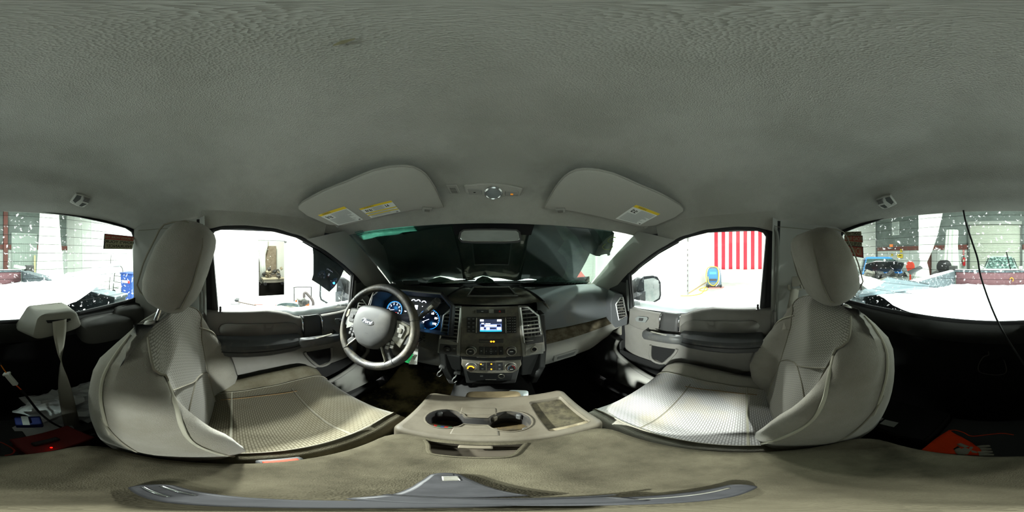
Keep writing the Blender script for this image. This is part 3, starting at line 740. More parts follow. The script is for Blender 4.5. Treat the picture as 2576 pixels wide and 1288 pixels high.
fprism('latch_handle', gfr, lt, .004, .010, mat('latch_dark', (92, 92, 90), .5), gl, bevel=.002)
# ribbing on the ledge (glued strip)
rb = []
for k in range(22):
    px = 1374+k*7.4; py = 858-(px-1374)*.235
    p = ony(px, py, .83); rb.append((p, (.004, .02, .012)))
for c_, s_ in rb: box('ledge_rib', c_, s_, mat('dried_glue', (104, 92, 66), .9), dash, bevel=0)
def dtop(x):
    e = endc(x); d = .03*e*e
    return [(base_y(x), -.262), (1.1, -.226-d*.5), (.97, -.219-d), (.90, -.224-d), (.865, -.236-d), (.842, -.262-d), (.83, -.32), (.82, -.42)]
dsurf('driver_pad', -.83, -.225, dtop, m_dash)
def dlow(x):
    return [(.83, -.40), (.79, -.44), (.775, -.50), (.785, -.60), (.81, -.68), (.88, -.72), (1.1, -.73)]
dsurf('knee_panel', -.83, -.235, dlow, mat('knee_panel', (84, 84, 82), .65, bump=.1, bscale=700, col2=(98, 94, 84), nscale=6))
vg = [(ony(1058+k*0, 842+k*7, .772), (.05, .006, .005)) for k in range(3)]
boxes('knee_grille', vg, m_black, dash)
# ---- air vents
def vent(nm, fr, outer, opening, nsl, mhouse, chrome=True, slant=.35, tabuv=None, depth=.06):
    h = fprism(nm, fr, outer, -depth, -.001, mhouse, dash, bevel=.004)
    us = [a for a, b in opening]; vs2 = [b for a, b in opening]; u0, u1, v0, v1 = min(us), max(us), min(vs2), max(vs2)
    fprism('vent_mouth', fr, opening, -.0015, .0012, mat('vent_black', (16, 16, 17), .7), h, bevel=0)
    if chrome: tube('vent_trim', [fr.p(a, b, .004) for a, b in opening], .0042, mat('bright_trim', (222, 222, 220), .3, .75), h, n=8, closed=True)
    def span(v):
        xs = []
        for (a, b), (c, d) in zip(opening, opening[1:]+opening[:1]):
            if (b > v) != (d > v): xs.append(a+(c-a)*(v-b)/(d-b))
        return (min(xs), max(xs)) if len(xs) > 1 else None
    for k in range(5):
        u = lerp(u0, u1, (k+.7)/5.4)
        fbox('vent_vane', fr, u, (v0+v1)/2, .0016, (v1-v0)*.72, .001, .0045, mat('vane_grey', (58, 58, 57), .6), h, bevel=0)
    for k in range(nsl):
        v = lerp(v0, v1, (k+.6)/(nsl+.2)); s = span(v)
        if not s: continue
        R = fr.R @ Euler((slant, 0, 0)).to_matrix()
        box('slat', fr.p((s[0]+s[1])/2, v, .008), (s[1]-s[0]-.004, .0022, .012), m_stackg, h, rot=R, bevel=.0006, seg=1)
    if tabuv:
        fbox('vent_tab', fr, tabuv[0], tabuv[1], .019, .0095, .010, .022, m_satin, h, bevel=.003)
    return h
# ---- centre stack
sf = Fr((CX, .735, -.32), (1, 0, 0), (0, .26, .966))
def spx(pts): return pxpoly(sf, pts)
stack = fprism('centre_panel', sf, spx([(1158, 770), (1306, 770), (1312, 850), (1314, 896), (1157, 896), (1158, 850)]), -.10, 0, m_blackd, dash, bevel=.004)
# blocks behind, so that the stack is one solid hump
cs = [((-.235, -.225), (.235, -.225)), ]
def hump_w(y): return lerp(.252, .205, (y-.77)/.45)
g = []
for i in range(15):
    y = .765+.51*i/14; w_ = hump_w(y); zc = -.232+.016*sin(PI*min(1, i/11))-.03*max(0, (i-11)/3)
    g.append([Vector((CX+a*w_, y, zc+dz)) for a, dz in ((-1.12, -.05), (-1.05, -.016), (-.97, -.003), (-.78, 0), (-.74, -.004), (-.6, -.005), (-.3, -.005), (0, -.005), (.3, -.005), (.6, -.005), (.74, -.004), (.78, 0), (.97, -.003), (1.05, -.016), (1.12, -.05))])
surf('stack_top', g, m_blackd, dash, ang=35)
bx0, bx1, by0, by1 = -.122, .122, .87, 1.12
bz = -.221
box('storage_bin', (CX, (by0+by1)/2, bz-.002), (.244, .25, .006), mat('bin_black', (30, 29, 27), .85, col2=(58, 54, 44), nscale=20), dash, bevel=.002)
tube('bin_rim', [(CX+bx0-.012, by0, bz+.002), (CX+bx1+.012, by0, bz+.002), (CX+bx1, by1, bz+.004), (CX+bx0, by1, bz+.004)], .006, m_stackg, dash, n=8, closed=True)
tube('stack_rail', cr([(CX-.25, .768, -.236), (CX-.238, .86, -.222), (CX-.222, 1.0, -.219), (CX-.208, 1.18, -.226)], 5), .006, m_rub, dash, n=8)
tube('stack_rail', cr([(CX+.25, .768, -.236), (CX+.238, .86, -.222), (CX+.222, 1.0, -.219), (CX+.208, 1.18, -.226)], 5), .006, m_rub, dash, n=8)
podl = [(1160, 769), (1138, 770), (1113, 793), (1102, 858), (1099, 888), (1157, 897)]
podr = [(1304, 768), (1328, 769), (1358, 793), (1369, 849), (1372, 884), (1315, 899)]
vl = [(1158, 774.5), (1142, 773.5), (1117, 793), (1108, 851), (1151, 861)]
vr = [(1309, 773.5), (1329, 773.5), (1353, 794), (1362, 846), (1319, 862)]
sfo = Fr(sf.p(0, 0, .012), sf.x, sf.y)
vent('air_vent', sfo, pxpoly(sfo, podl), pxpoly(sfo, vl), 9, m_stackg, tabuv=sfo.pxuv(1134, 817))
vent('air_vent', sfo, pxpoly(sfo, podr), pxpoly(sfo, vr), 9, m_stackg, tabuv=sfo.pxuv(1331, 817))
sft = Fr(sf.p(0, 0, .0115), sf.x, sf.y)
# lower pods: four-wheel-drive dial and power socket
pd = fprism('dial_plate', sft, pxpoly(sft, [(1107, 865), (1150, 868), (1149, 893), (1104, 889)]), -.01, .002, m_black, dash, bevel=.002)
q = sft.pxuv(1126, 878)
lathe('drive_dial', [(.019, 0), (.019, .010), (.016, .016), (.0, .016)], sft.p(q[0], q[1], .001), sft.n, m_btn, pd, n=28, cap=False)
fbox('dial_mark', sft, q[0]+.004, q[1], .010, .002, .017, .0178, m_print, pd, bevel=0)
fbox('dial_label', sft, q[0]+.03, q[1]+.006, .010, .003, .001, .0028, m_gprint, pd, bevel=0)
pr = fprism('socket_plate', sft, pxpoly(sft, [(1321, 866), (1366, 862), (1367, 889), (1321, 894)]), -.01, .002, m_stackg, dash, bevel=.002)
q = sft.pxuv(1343, 878)
lathe('power_socket', [(.014, 0), (.0145, .005), (.0105, .006), (.0095, -.004), (0, -.004)], sft.p(q[0], q[1], .002), sft.n, m_satin, pr, n=24, cap=False)
lathe('socket_hole', [(.0092, 0), (0, .0)], sft.p(q[0], q[1], .0045), sft.n, m_rub, pr, n=20, cap=False)
fprism('socket_flap', sft, pxpoly(sft, [(1323, 846), (1365, 840), (1366, 859), (1323, 866)]), .008, .012, m_black, pr, bevel=.002)
# switches above the screen
def key(px0, py0, px1, py1, w=.004, m=None, par=None, fr=sf, nm='button'):
    a = fr.pxuv(px0, py0); b = fr.pxuv(px1, py1)
    return fbox(nm, fr, (a[0]+b[0])/2, (a[1]+b[1])/2, abs(b[0]-a[0]), abs(b[1]-a[1]), -.002, w, m or m_btn, par or stack, bevel=.0012), ((a[0]+b[0])/2, (a[1]+b[1])/2)
def lbl(par, c, su, sv, w, m=None, fr=sf):
    return fbox('print', fr, c[0], c[1], su, sv, w, w+.0004, m or m_gprint, par, bevel=0)
k, c = key(1199, 779, 1228, 787); lbl(k, c, .010, .0035, .0041)
k, c = key(1243, 779, 1271, 787)
tri = [(c[0]-.006, c[1]-.004), (c[0]+.006, c[1]-.004), (c[0], c[1]+.006)]
fprism('hazard_triangle', sf, tri, .004, .0046, m_red, k, bevel=0)
k, c = key(1229.5, 778, 1241.5, 788, .003, m_stackg)
for xx in (1197.5, 1242, 1272.5):
    a = sf.pxuv(xx, 783); fbox('switch_edge', sf, a[0], a[1], .0016, .016, 0, .003, m_satin, stack, bevel=.0005)
# screen
a = sf.pxuv(1196, 798); b = sf.pxuv(1275, 838)
scr = fprism('display', sf, [a, (b[0], a[1]), b, (a[0], b[1])], -.004, .006, m_black, stack, bevel=.003)
s0 = sf.pxuv(1207, 803); s1 = sf.pxuv(1263, 833)
su0, su1, sv1, sv0 = s0[0], s1[0], s0[1], s1[1]; sw_, sh_ = su1-su0, sv1-sv0
def scrq(nm, u0, v0, u1, v1, m, w=.0066):
    fbox(nm, sf, su0+sw_*(u0+u1)/2, sv0+sh_*(v0+v1)/2, sw_*(u1-u0), sh_*(v1-v0), w-.0003, w, m, scr, bevel=0)
scrq('screen', 0, 0, 1, 1, mat('screen_dark', (40, 46, 70), .2, emit=.35, ecol=(70, 84, 130)))
scrq('screen_cyan_bar', .02, 0, .98, .13, mat('screen_cyan', (50, 180, 255), .3, emit=1.5, ecol=(40, 190, 255)), .0068)
scrq('screen_box', .03, .10, .97, .62, mat('screen_box', (170, 190, 235), .3, emit=.9, ecol=(150, 175, 240)), .0069)
scrq('screen_box_fill', .06, .40, .94, .58, mat('screen_navy', (40, 45, 100), .3, emit=.3, ecol=(40, 45, 110)), .0071)
scrq('screen_text', .22, .42, .76, .56, m_wlight, .0073)
for u0, u1 in ((.04, .18), (.30, .44), (.78, .96)): scrq('screen_text', u0, .15, u1, .34, m_wlight, .0073)
for u0, u1 in ((.19, .28), (.46, .74)): scrq('screen_box_fill', u0, .22, u1, .33, MATS['screen_navy'], .0072)
scrq('screen_text', .02, .84, .18, .99, m_wlight, .0073); scrq('screen_text', .78, .84, .98, .99, m_wlight, .0073)
scrq('screen_text', .08, .63, .2, .70, m_wlight, .0073); scrq('screen_text', .26, .63, .48, .68, m_wlight, .0073)
for xx in (1198.5, 1272): # silver posts beside the screen
    a = sf.pxuv(xx, 818); fbox('display_post', sf, a[0], a[1], .005, sh_*1.25, .004, .010, m_satin, scr, bevel=.0015)
for i in range(2):
    for j in range(4):
        k, c = key(1174.5+i*11.3, 797.5+j*10, 1185.2+i*11.3, 806.8+j*10, .0035); lbl(k, c, .009, .0028, .0036)
for i in range(2):
    for j in range(6):
        k, c = key(1275+i*12, 797+j*6.8, 1286.4+i*12, 803.2+j*6.8, .0035); lbl(k, (c[0]-.006, c[1]), .0025, .0042, .0036); lbl(k, (c[0]+.004, c[1]), .007, .0022, .0036)
# disc slot, knobs
k, c = key(1205, 853, 1266, 862, .003, m_black, nm='disc_slot')
a = sf.pxuv(1222, 859); b2 = sf.pxuv(1239, 859)
fbox('slot_gleam', sf, a[0], a[1], .055, .002, .003, .0042, m_satin, k, bevel=0)
for dx in (-3.4, 3): a = sf.pxuv(1239+dx, 859); lathe('amber_lamp', [(.0042, 0), (.0035, .002), (0, .0024)], sf.p(a[0], a[1], .003), sf.n, m_amber, k, n=12, cap=False)
def knob(px, py, r, par, face=None, nm='knob'):
    a = sf.pxuv(px, py)
    kk = lathe(nm, [(r*1.12, -.004), (r*1.12, .004), (r, .006), (r*.96, .020), (r*.86, .024), (r*.72, .024), (r*.70, .0225)], sf.p(a[0], a[1], 0), sf.n, m_satin, par, n=36, cap=False)
    lathe('knob_grip', [(r*1.01, .007), (r*.985, .0205)], sf.p(a[0], a[1], 0), sf.n, m_black, kk, n=36, cap=False)
    lathe('knob_face', [(r*.72, .0225), (0, .0225)], sf.p(a[0], a[1], 0), sf.n, face or m_btn, kk, n=30, cap=False)
    return kk, a
kk, a = knob(1185, 882, .0225, stack); fbox('print', sf, a[0], a[1]+.002, .010, .0026, .0226, .0230, m_print, kk, bevel=0)
kk, a = knob(1285, 882, .0235, stack); fbox('print', sf, a[0], a[1]+.002, .014, .0026, .0226, .0230, m_print, kk, bevel=0)
for (x0, x1) in ((1205.5, 1216.5), (1254, 1266)):
    k, c = key(x0, 872, x1, 892, .005); lbl(k, c, .006, .004, .0051)
k, c = key(1219.5, 872.5, 1251, 892.5, .005)
for du, dv in ((-.02, 0), (.02, 0), (0, .011), (0, -.011)): lbl(k, (c[0]+du, c[1]+dv), .004, .003, .0051)
fbox('ok_button', sf, c[0], c[1], .020, .009, .005, .0072, m_black, k, bevel=.001); lbl(k, c, .008, .0025, .0073)
a = sf.pxuv(1218, 882); fbox('button_edge', sf, a[0], a[1], .0018, .028, 0, .0058, m_satin, stack, bevel=.0005)
# climate panel
strip = fprism('slot_strip', sf, spx([(1159, 896), (1313, 897), (1311, 905), (1161, 904)]), -.03, -.006, m_rub, dash, bevel=.001)
a = sf.pxuv(1236, 900); fbox('strip_gleam', sf, a[0], a[1], .125, .0035, -.007, -.004, m_satin, strip, bevel=.0006)
clim = fprism('climate_panel', sf, spx([(1161, 905), (1311, 905), (1312, 918), (1304, 930), (1290, 938), (1182, 938), (1168, 930), (1160, 918)]), -.08, 0, m_blackd, dash, bevel=.004)
kk, a = knob(1186, 922, .0225, clim)
arc = [(a[0]+.0125*cos(t), a[1]-.001+.0125*sin(t)) for t in [PI*1.05-PI*.95*i/14 for i in range(15)]]
tube('amber_arc', [sf.p(u, v, .0232) for u, v in arc], .0026, m_amber, kk, n=6)
kk, a = knob(1285, 922, .0225, clim)
for t0, t1, m in ((PI*1.1, PI*.55, mat('blue_arc', (120, 150, 190), .5)), (PI*.45, -PI*.1, m_red)):
    tube('dial_arc', [sf.p(a[0]+.013*cos(lerp(t0, t1, i/10)), a[1]+.013*sin(lerp(t0, t1, i/10)), .0228) for i in range(11)], .0011, m, kk, n=5)
fbox('print', sf, a[0], a[1]-.006, .012, .0028, .0226, .023, m_print, kk, bevel=0)
for (x0, x1) in ((1206, 1222), (1248, 1265)):
    for (y0, y1) in ((912, 921), (921.6, 931)):
        k, c = key(x0, y0, x1, y1, .004, par=clim); lbl(k, (c[0], c[1]-.002), .008, .0025, .0041)
for (y0, y1) in ((912, 918), (918.6, 924.4), (925, 931)):
    key(1225, y0, 1246, y1, .004, par=clim)
for (x, y) in ((1210, 915.5), (1236, 915), (1236, 928)):
    a = sf.pxuv(x, y); lathe('amber_lamp', [(.0032, 0), (.0028, .0016), (0, .002)], sf.p(a[0], a[1], .004), sf.n, m_amber, clim, n=12, cap=False)
# lower bin with sockets
lb = fprism('lower_bin', sf, spx([(1172, 938), (1294, 938), (1288, 962), (1180, 962)]), -.06, -.02, mat('bin_dark', (26, 26, 26), .7), dash, bevel=.003)
a = sf.pxuv(1262, 950); lathe('power_socket', [(.014, 0), (.0145, .004), (.011, .005), (.010, -.002), (0, -.002)], sf.p(a[0], a[1], -.02), sf.n, m_satin, lb, n=24, cap=False)
a = sf.pxuv(1211, 949); fbox('print', sf, a[0], a[1], .012, .002, -.02, -.0195, m_gprint, lb, bevel=0); fbox('print', sf, a[0], a[1]-.006, .012, .002, -.02, -.0195, m_gprint, lb, bevel=0)
a = sf.pxuv(1235, 959); fbox('bin_gleam', sf, a[0], a[1], .045, .0025, -.02, -.016, m_satin, lb, bevel=.0005)
fprism('stack_foot', sf, spx([(1155, 897), (1318, 898), (1300, 970), (1170, 970)]), -.22, -.03, m_black, dash, bevel=.004)
prism('stack_side', [(CX+.255, .76, -.30), (CX+.255, .745, -.50), (CX+.235, .70, -.60), (CX+.2, .72, -.74), (CX+.2, 1.0, -.74), (CX+.255, 1.0, -.30)], (-.03, 0, 0), m_black, dash, bevel=.006)
prism('stack_side', [(CX-.255, .76, -.30), (CX-.255, .745, -.50), (CX-.235, .70, -.60), (CX-.2, .72, -.74), (CX-.2, 1.0, -.74), (CX-.255, 1.0, -.30)], (.03, 0, 0), m_black, dash, bevel=.006)
# second pod frame block under left dial
prism('left_block', [ony(a, b, .75) for a, b in [(1100, 888), (1158, 896), (1160, 940), (1112, 915)]], (0, .12, 0), m_black, dash, bevel=.006)
prism('right_block', [ony(a, b, .75) for a, b in [(1314, 898), (1372, 884), (1366, 925), (1340, 942), (1312, 945)]], (0, .12, 0), m_black, dash, bevel=.006)
# outer air vents at both ends
def outervent(s):
    vf = Fr((CX+s*.703, .696, -.345), (.89, -.45*s, 0), (0, .05, 1))
    def mp(pts): return [(2*(PX0+9.0)-a if s < 0 else a, b) for a, b in pts]
    vfr = Fr((CX+.703, .696, -.345), (.89, -.45, 0), (0, .05, 1))
    o = pxpoly(vfr, [(1536, 762), (1548, 738), (1566, 741), (1580, 797), (1578, 817), (1549, 825), (1538, 814)])
    q = pxpoly(vfr, [(1549, 765), (1560, 749), (1566, 747), (1576, 794), (1556, 805)])
    if s < 0: o = [(-a, b) for a, b in o][::-1]; q = [(-a, b) for a, b in q][::-1]
    t = vfr.pxuv(1562, 776)
    vent('air_vent', vf, o, q, 8, mat('vent_house', (86, 88, 90), .5, spec=.4) if s > 0 else m_black, tabuv=(t[0]*s, t[1]), slant=.3, depth=.16)
outervent(1); outervent(-1)
for s in (1, -1):
    box('dash_end', (CX+s*.81, .98, -.42), (.05, .45, .36), m_dash, dash, bevel=.02)

# ---- instrument cluster
clf = Fr((CX-.405, .775, -.305), (1, 0, 0), (0, .34, .94))
P0 = [(-.205, -.085), (-.205, .03), (-.15, .085), (.15, .09), (.205, .035), (.205, -.085)]
clus = fprism('instrument_cluster', clf, [(a*.98, b*.98) for a, b in P0], -.02, 0, mat('cluster_black', (14, 16, 20), .3, spec=.5), dash, bevel=.002)
rings = []
for w_, sc in ((-.02, 1.12), (.085, 1.14), (.095, 1.11), (.095, 1.07), (.085, 1.04), (.0, .98)):
    rings.append([clf.p(a*sc, b*sc+(.01 if b > 0 else 0)*(w_ > .05), w_) for a, b in P0])
loft('cluster_hood', rings, mat('hood_black', (40, 41, 43), .7), clus, cap=False, ang=30)
tube('hood_edge', cr([clf.p(a*1.12, b*1.12, .092) for a, b in P0[:4]], 4), .004, mat('hood_edge', (140, 138, 128), .5), clus, n=8)
def gauge(px, py, r, nums, a0, a1, needle, par=clus):
    u, v = clf.pxuv(px, py)
    gd = lathe('gauge', [(r*1.06, 0), (r*1.06, .004), (r, .005), (r*.98, .002), (0, .002)], clf.p(u, v, 0), clf.n, mat('gauge_face', (12, 18, 32), .3), par, n=40, cap=False)
    tube('gauge_ring', [clf.p(u+r*cos(t), v+r*sin(t), .005) for t in [2*PI*i/40 for i in range(40)]], .0012, m_blue, gd, n=5, closed=True)
    N = len(nums); vs_, fs = [], []
    for i in range(N*4-3):
        t = lerp(a0, a1, i/(N*4-4)); L = .16 if i % 4 == 0 else .08
        p0, p1 = (u+r*.95*cos(t), v+r*.95*sin(t)), (u+r*(.95-L)*cos(t), v+r*(.95-L)*sin(t)); nx, ny = -sin(t)*.0006, cos(t)*.0006
        b = len(vs_); vs_ += [clf.p(p0[0]+nx, p0[1]+ny, .0026), clf.p(p0[0]-nx, p0[1]-ny, .0026), clf.p(p1[0]-nx, p1[1]-ny, .0026), clf.p(p1[0]+nx, p1[1]+ny, .0026)]; fs.append((b, b+1, b+2, b+3))
    mesh('gauge_ticks', vs_, fs, m_wlight, gd, smooth=False)
    for i, s in enumerate(nums):
        t = lerp(a0, a1, i/(N-1)); text('numeral', s, clf, u+r*.66*cos(t), v+r*.66*sin(t), r*.27, m_wlight, gd, w=.0028, bold=.0004)
    L = r*.85
    tube('needle', [clf.p(u, v, .006), clf.p(u+L*cos(needle), v+L*sin(needle), .006)], .0012, m_wlight, gd, n=5)
    return gd, u, v
gd, gu, gv = gauge(993, 779, .050, list('01234567'), PI*1.2, -PI*.2, PI*1.08)
fbox('warning_lamp', clf, gu+.012, gv-.016, .010, .004, .003, .0034, m_rlight, gd, bevel=0); fbox('warning_lamp', clf, gu+.02, gv-.027, .006, .004, .003, .0034, m_wlight, gd, bevel=0)
gd, gu, gv = gauge(1080, 803, .054, ['0', '20', '40', '60', '80', '100'], PI*1.2, -PI*.2, PI*1.16)
for (px, py) in ((1041, 757), (1053, 758), (1067, 761)):
    u, v = clf.pxuv(px, py); tube('small_gauge', [clf.p(u+.012*cos(t), v-.004+.012*sin(t), .004) for t in [PI*.9-PI*.8*i/8 for i in range(9)]], .0022, m_wlight, clus, n=5)
for (px, py, a, b, m) in ((1047, 773, .018, .024, m_wlight), (1020, 783, .012, .005, m_wlight), (1046, 781, .004, .010, m_rlight), (1021, 792, .007, .006, m_rlight), (1027, 792, .006, .006, m_wlight), (1063, 771, .004, .004, m_wlight)):
    u, v = clf.pxuv(px, py); fbox('lit_symbol', clf, u, v, a, b, .001, .0016, m, clus, bevel=0)
u, v = clf.pxuv(1012, 792)
pl = bpy.data.lights.new('gauge_glow', 'POINT'); pl.energy = .14; pl.color = (.06, .42, 1); pl.shadow_soft_size = .01
po = bpy.data.objects.new('gauge_glow', pl); link(po); po.location = clf.p(-.13, .0, .035)+Vector((0, 0, ZC))
pl2 = bpy.data.lights.new('gauge_glow', 'POINT'); pl2.energy = .05; pl2.color = (.06, .42, 1); pl2.shadow_soft_size = .01
po2 = bpy.data.objects.new('gauge_glow', pl2); link(po2); po2.location = clf.p(.10, -.055, .03)+Vector((0, 0, ZC))

# ---- steering wheel
wf = Fr((CX-.410, .4632, -.2807), (1, 0, 0), (0, .40, .916))
sw = T('steering_wheel', 'worn black leather steering wheel with silver trimmed spokes', 'steering wheel')
R = .163
tube('rim', [wf.p(R*cos(t), R*sin(t), 0) for t in [2*PI*i/96 for i in range(96)]], .0165, m_leather, sw, n=14, closed=True)
st = []
vs_, fs = [], []
for a0, a1 in ((-.55, .55), (PI-.6, PI+.55), (.9, 2.3)):
    for i in range(int((a1-a0)*26)):
        t = a0+(a1-a0)*i/int((a1-a0)*26); tubemesh([wf.p((R-.0168)*cos(t), (R-.0168)*sin(t), .003), wf.p((R-.012)*cos(t+.012), (R-.012)*sin(t+.012), .0125)], .0008, 4, vs_=vs_, fs=fs)
o = mesh('stitching', vs_, fs, mat('black_thread', (18, 18, 18), .8), sw); o['kind'] = 'stuff'
for t in (.35, 2.55, -.75, -2.2):
    tube('leather_seam', [wf.p((R+.0167*cos(p))*cos(t), (R+.0167*cos(p))*sin(t), .0167*sin(p)) for p in [2*PI*i/16 for i in range(16)]], .0009, m_rub, sw, n=5, closed=True)
hubp = [(-.088, .062), (-.06, .078), (0, .084), (.06, .078), (.088, .062), (.098, .02), (.09, -.03), (.05, -.078), (.02, -.09), (-.02, -.09), (-.05, -.078), (-.09, -.03), (-.098, .02)]
hubp = [tuple(p)[:2] for p in cr([(a, b, 0) for a, b in hubp], 3, True)]
hub = loft('airbag_cover', [[wf.p(a*s, b*s, w_) for a, b in hubp] for w_, s in ((-.03, .96), (.0, 1.0), (.014, .985), (.024, .93), (.03, .82), (.034, .6), (.036, .3))], m_hub, sw, ang=60)
bu, bv = wf.pxuv(939, 812)
bu, bv = -.012, .014
ell = [(bu+.030*cos(t), bv+.0125*sin(t)) for t in [2*PI*i/32 for i in range(32)]]
bad = fprism('badge', wf, ell, .033, .0375, m_chrome, hub, bevel=.0008)
fprism('badge_field', wf, [(bu+(a-bu)*.9, bv+(b-bv)*.82) for a, b in ell], .0374, .0379, mat('badge_dark', (64, 66, 72), .3, .2), bad, bevel=0)
text('badge_script', 'Ford', wf, bu, bv, .019, mat('badge_white', (235, 236, 240), .3), bad, w=.0383, shear=.35, bold=.0003, sx=1.12)
fbox('horn_mark', wf, .0, -.03, .014, .0012, .0355, .0362, m_btn, hub, bevel=0)
def spoke(nm, poly, w0, w1, m): return fprism(nm, wf, poly, w0, w1, m, sw, bevel=.004, seg=3)
for s in (-1, 1):
    def mx(p): return [(a*s, b) for a, b in p]
    sp = spoke('spoke', mx([(.07, .055), (.12, .05), (.158, .045), (.160, -.03), (.118, -.045), (.075, -.045)]), -.012, .010, m_black)
    fprism('spoke_trim', wf, mx([(.088, .048), (.12, .045), (.148, .036), (.150, .012), (.14, -.004), (.128, -.05), (.09, -.026)]), .009, .0125, m_satin if s > 0 else m_stackg, sp, bevel=.003)
    fprism('rocker_pad', wf, mx([(.098, .038), (.128, .034), (.134, .02), (.126, -.014), (.098, -.012)]), .012, .016, m_btng if s > 0 else m_black, sp, bevel=.003)
    fprism('rocker_ok', wf, mx(rrect(.105, .004, .123, .022, .004)), .016, .0185, m_black if s < 0 else m_satin, sp, bevel=.001)
    if s < 0:
        fprism('spoke_edge', wf, mx([(.140, .04), (.153, .036), (.154, .004), (.146, -.002), (.138, .012)]), .012, .0145, m_satin, sp, bevel=.002)
    for i in range(2):
        for j in range(3 if s < 0 else 2):
            cu, cv = s*(.082+.0165*i), -.034-.0155*j+(.004*i if s < 0 else .008*i-.012)
            b_ = fbox('button', wf, cu, cv, .015, .0138, .008, .0135, m_btn if s < 0 else m_btng, sp, bevel=.002)
            if s < 0: fbox('print', wf, cu, cv, .005, .003, .0135, .0139, m_gprint, b_, bevel=0)
for s in (-1, 1):
    spoke('lower_spoke', [(s*.052, -.058), (s*.075, -.05), (s*.112, -.105), (s*.118, -.125), (s*.09, -.15), (s*.078, -.142), (s*.088, -.12)], -.012, .005, m_black)
    tube('lower_trim', cr([wf.p(s*u, v, .008) for u, v in [(.058, -.066), (.074, -.09), (.09, -.117), (.086, -.135), (.066, -.149), (.03, -.153), (0, -.154)]], 6), .0052, m_satin, sw, n=8, flat=.7)
lathe('column_cover', [(.062, -.03), (.066, -.06), (.07, -.16), (.085, -.30)], wf.o, wf.n, m_black, sw, n=28)
# ---- gear lever, keys
gle = T('gear_lever', 'black column gear lever sticking out right of the steering wheel', 'lever')
pts = [Vector((CX-.345, .66, -.34)), ony(1053, 802, .615), ony(1072, 784, .60), ony(1086, 771, .592), ony(1099, 758, .585)]
tube('shaft', cr(pts[:3], 4), [.008]*4+[.010]*5, m_black, gle, n=12)
tube('grip', cr(pts[2:], 6), [.0115, .0125, .013, .0135, .014, .0145, .015, .015, .0155, .0155, .0155, .015, .012], m_hub, gle, n=16)
fbx = Fr(pts[3]+Vector((0, -.0145, 0)), (pts[4]-pts[2]), (0, 0, 1))
fbox('button_face', fbx, 0, 0, .034, .012, -.004, .003, m_satin, gle, bevel=.002)
lathe('end_cap', [(.0125, 0), (.0145, .004), (.012, .009), (0, .010)], pts[4], (pts[4]-pts[3]), m_black, gle, n=16)
ke = T('key_ring', 'ignition key with a green tag and a white paper tag hanging under the column', 'keys')
def tagp(px_, y, m, nm, par): return prism(nm, [ony(a, b, y) for a, b in px_], (0, .0012, 0), m, par, bevel=0)
tagp([(1040, 876), (1052, 878), (1049, 917), (1028, 916)], .575, mat('paper_white', (226, 228, 222), .8), 'paper_tag', ke)
tagp([(1036, 889), (1040, 891), (1028, 914), (1014, 909)], .57, mat('green_tag', (36, 168, 92), .7), 'green_tag', ke)
sc = []
for k in range(7):
    p = ony(1036+k*1.4, 884+k*4.2, .5735); sc.append((p, (.007, .0006, .0018)))
boxes('tag_scribble', sc, m_printk, ke)
tube('ring', [ony(1046+4.5*cos(t), 872+5*sin(t), .578) for t in [2*PI*i/18 for i in range(18)]], .0012, m_chrome, ke, n=6, closed=True)
box('key', ony(1047, 868, .60), (.008, .03, .02), m_satin, ke)
lathe('ignition_barrel', [(.016, 0), (.016, .03)], ony(1046, 862, .61), (0.2, 1, 0), m_chrome, ke, n=18)
# hooks under the dash
for k, (px, py) in enumerate(((1112, 925), (1150, 940))):
    hk = T('pull_hook', ['grey release hook under the dash nearer the steering wheel', 'grey release hook under the dash nearer the centre stack'][k], 'hook', 'release hooks')
    y = .70; P = [(px, py), (px-3, py+7), (px-9, py+12), (px-11, py+18), (px-6, py+21), (px, py+17)]
    tube('hook', cr([ony(a, b, y) for a, b in P], 4), .0075, mat('hook_grey', (72, 72, 70), .5), hk, n=8, flat=.5)
    box('bracket', ony(px+1, py-2, y+.004), (.03, .02, .014), mat('hook_grey', (72, 72, 70), .5), hk)
# pedals in the dark footwell
for nm, x, s, lab in (('brake_pedal', -.40, (.10, .012, .06), 'black brake pedal in the dark driver footwell'), ('accelerator_pedal', -.26, (.055, .012, .15), 'tall black accelerator pedal in the dark driver footwell')):
    pe = T(nm, lab, 'pedal'); c = Vector((CX+x, 1.02, -.90))
    box('pad', c, s, m_rub, pe, rot=(-.5, 0, 0), bevel=.004)
    for k in range(3): box('pad_rib', c+Vector((0, -.008, (k-1)*s[2]*.28)), (s[0]*.85, .006, .006), m_black, pe, rot=(-.5, 0, 0), bevel=.001)
    tube('arm', [c, c+Vector((0, .08, .1)), c+Vector((0, .13, .28))], .009, m_black, pe)

# ================================================================== overhead
def hframe(px, py, off=0):
    p = onhead(px, py, off); e = .01
    gx = (zhead(p.x+e, p.y)-zhead(p.x-e, p.y))/(2*e); gy = (zhead(p.x, p.y+e)-zhead(p.x, p.y-e))/(2*e)
    N = Vector((gx, gy, -1)).normalized(); az = (px-PX0)/2576*2*PI
    ux = Vector((cos(az), -sin(az), 0)); ux = (ux-N*ux.dot(N)).normalized()
    return Fr(p, ux, N.cross(ux))
oc = T('overhead_console', 'small grey overhead map light console with round lens', 'overhead light')
f = hframe(1240, 478)
ocpoly = [(1167, 463), (1172, 461), (1205, 458.5), (1240, 458), (1275, 461), (1314, 469), (1314, 474), (1308, 488), (1290, 489), (1262, 489), (1240, 491), (1215, 486), (1180, 483), (1171, 480)]
fprism('housing', f, pxpoly(f, ocpoly), -.02, .012, m_visor, oc, bevel=.004, seg=3)
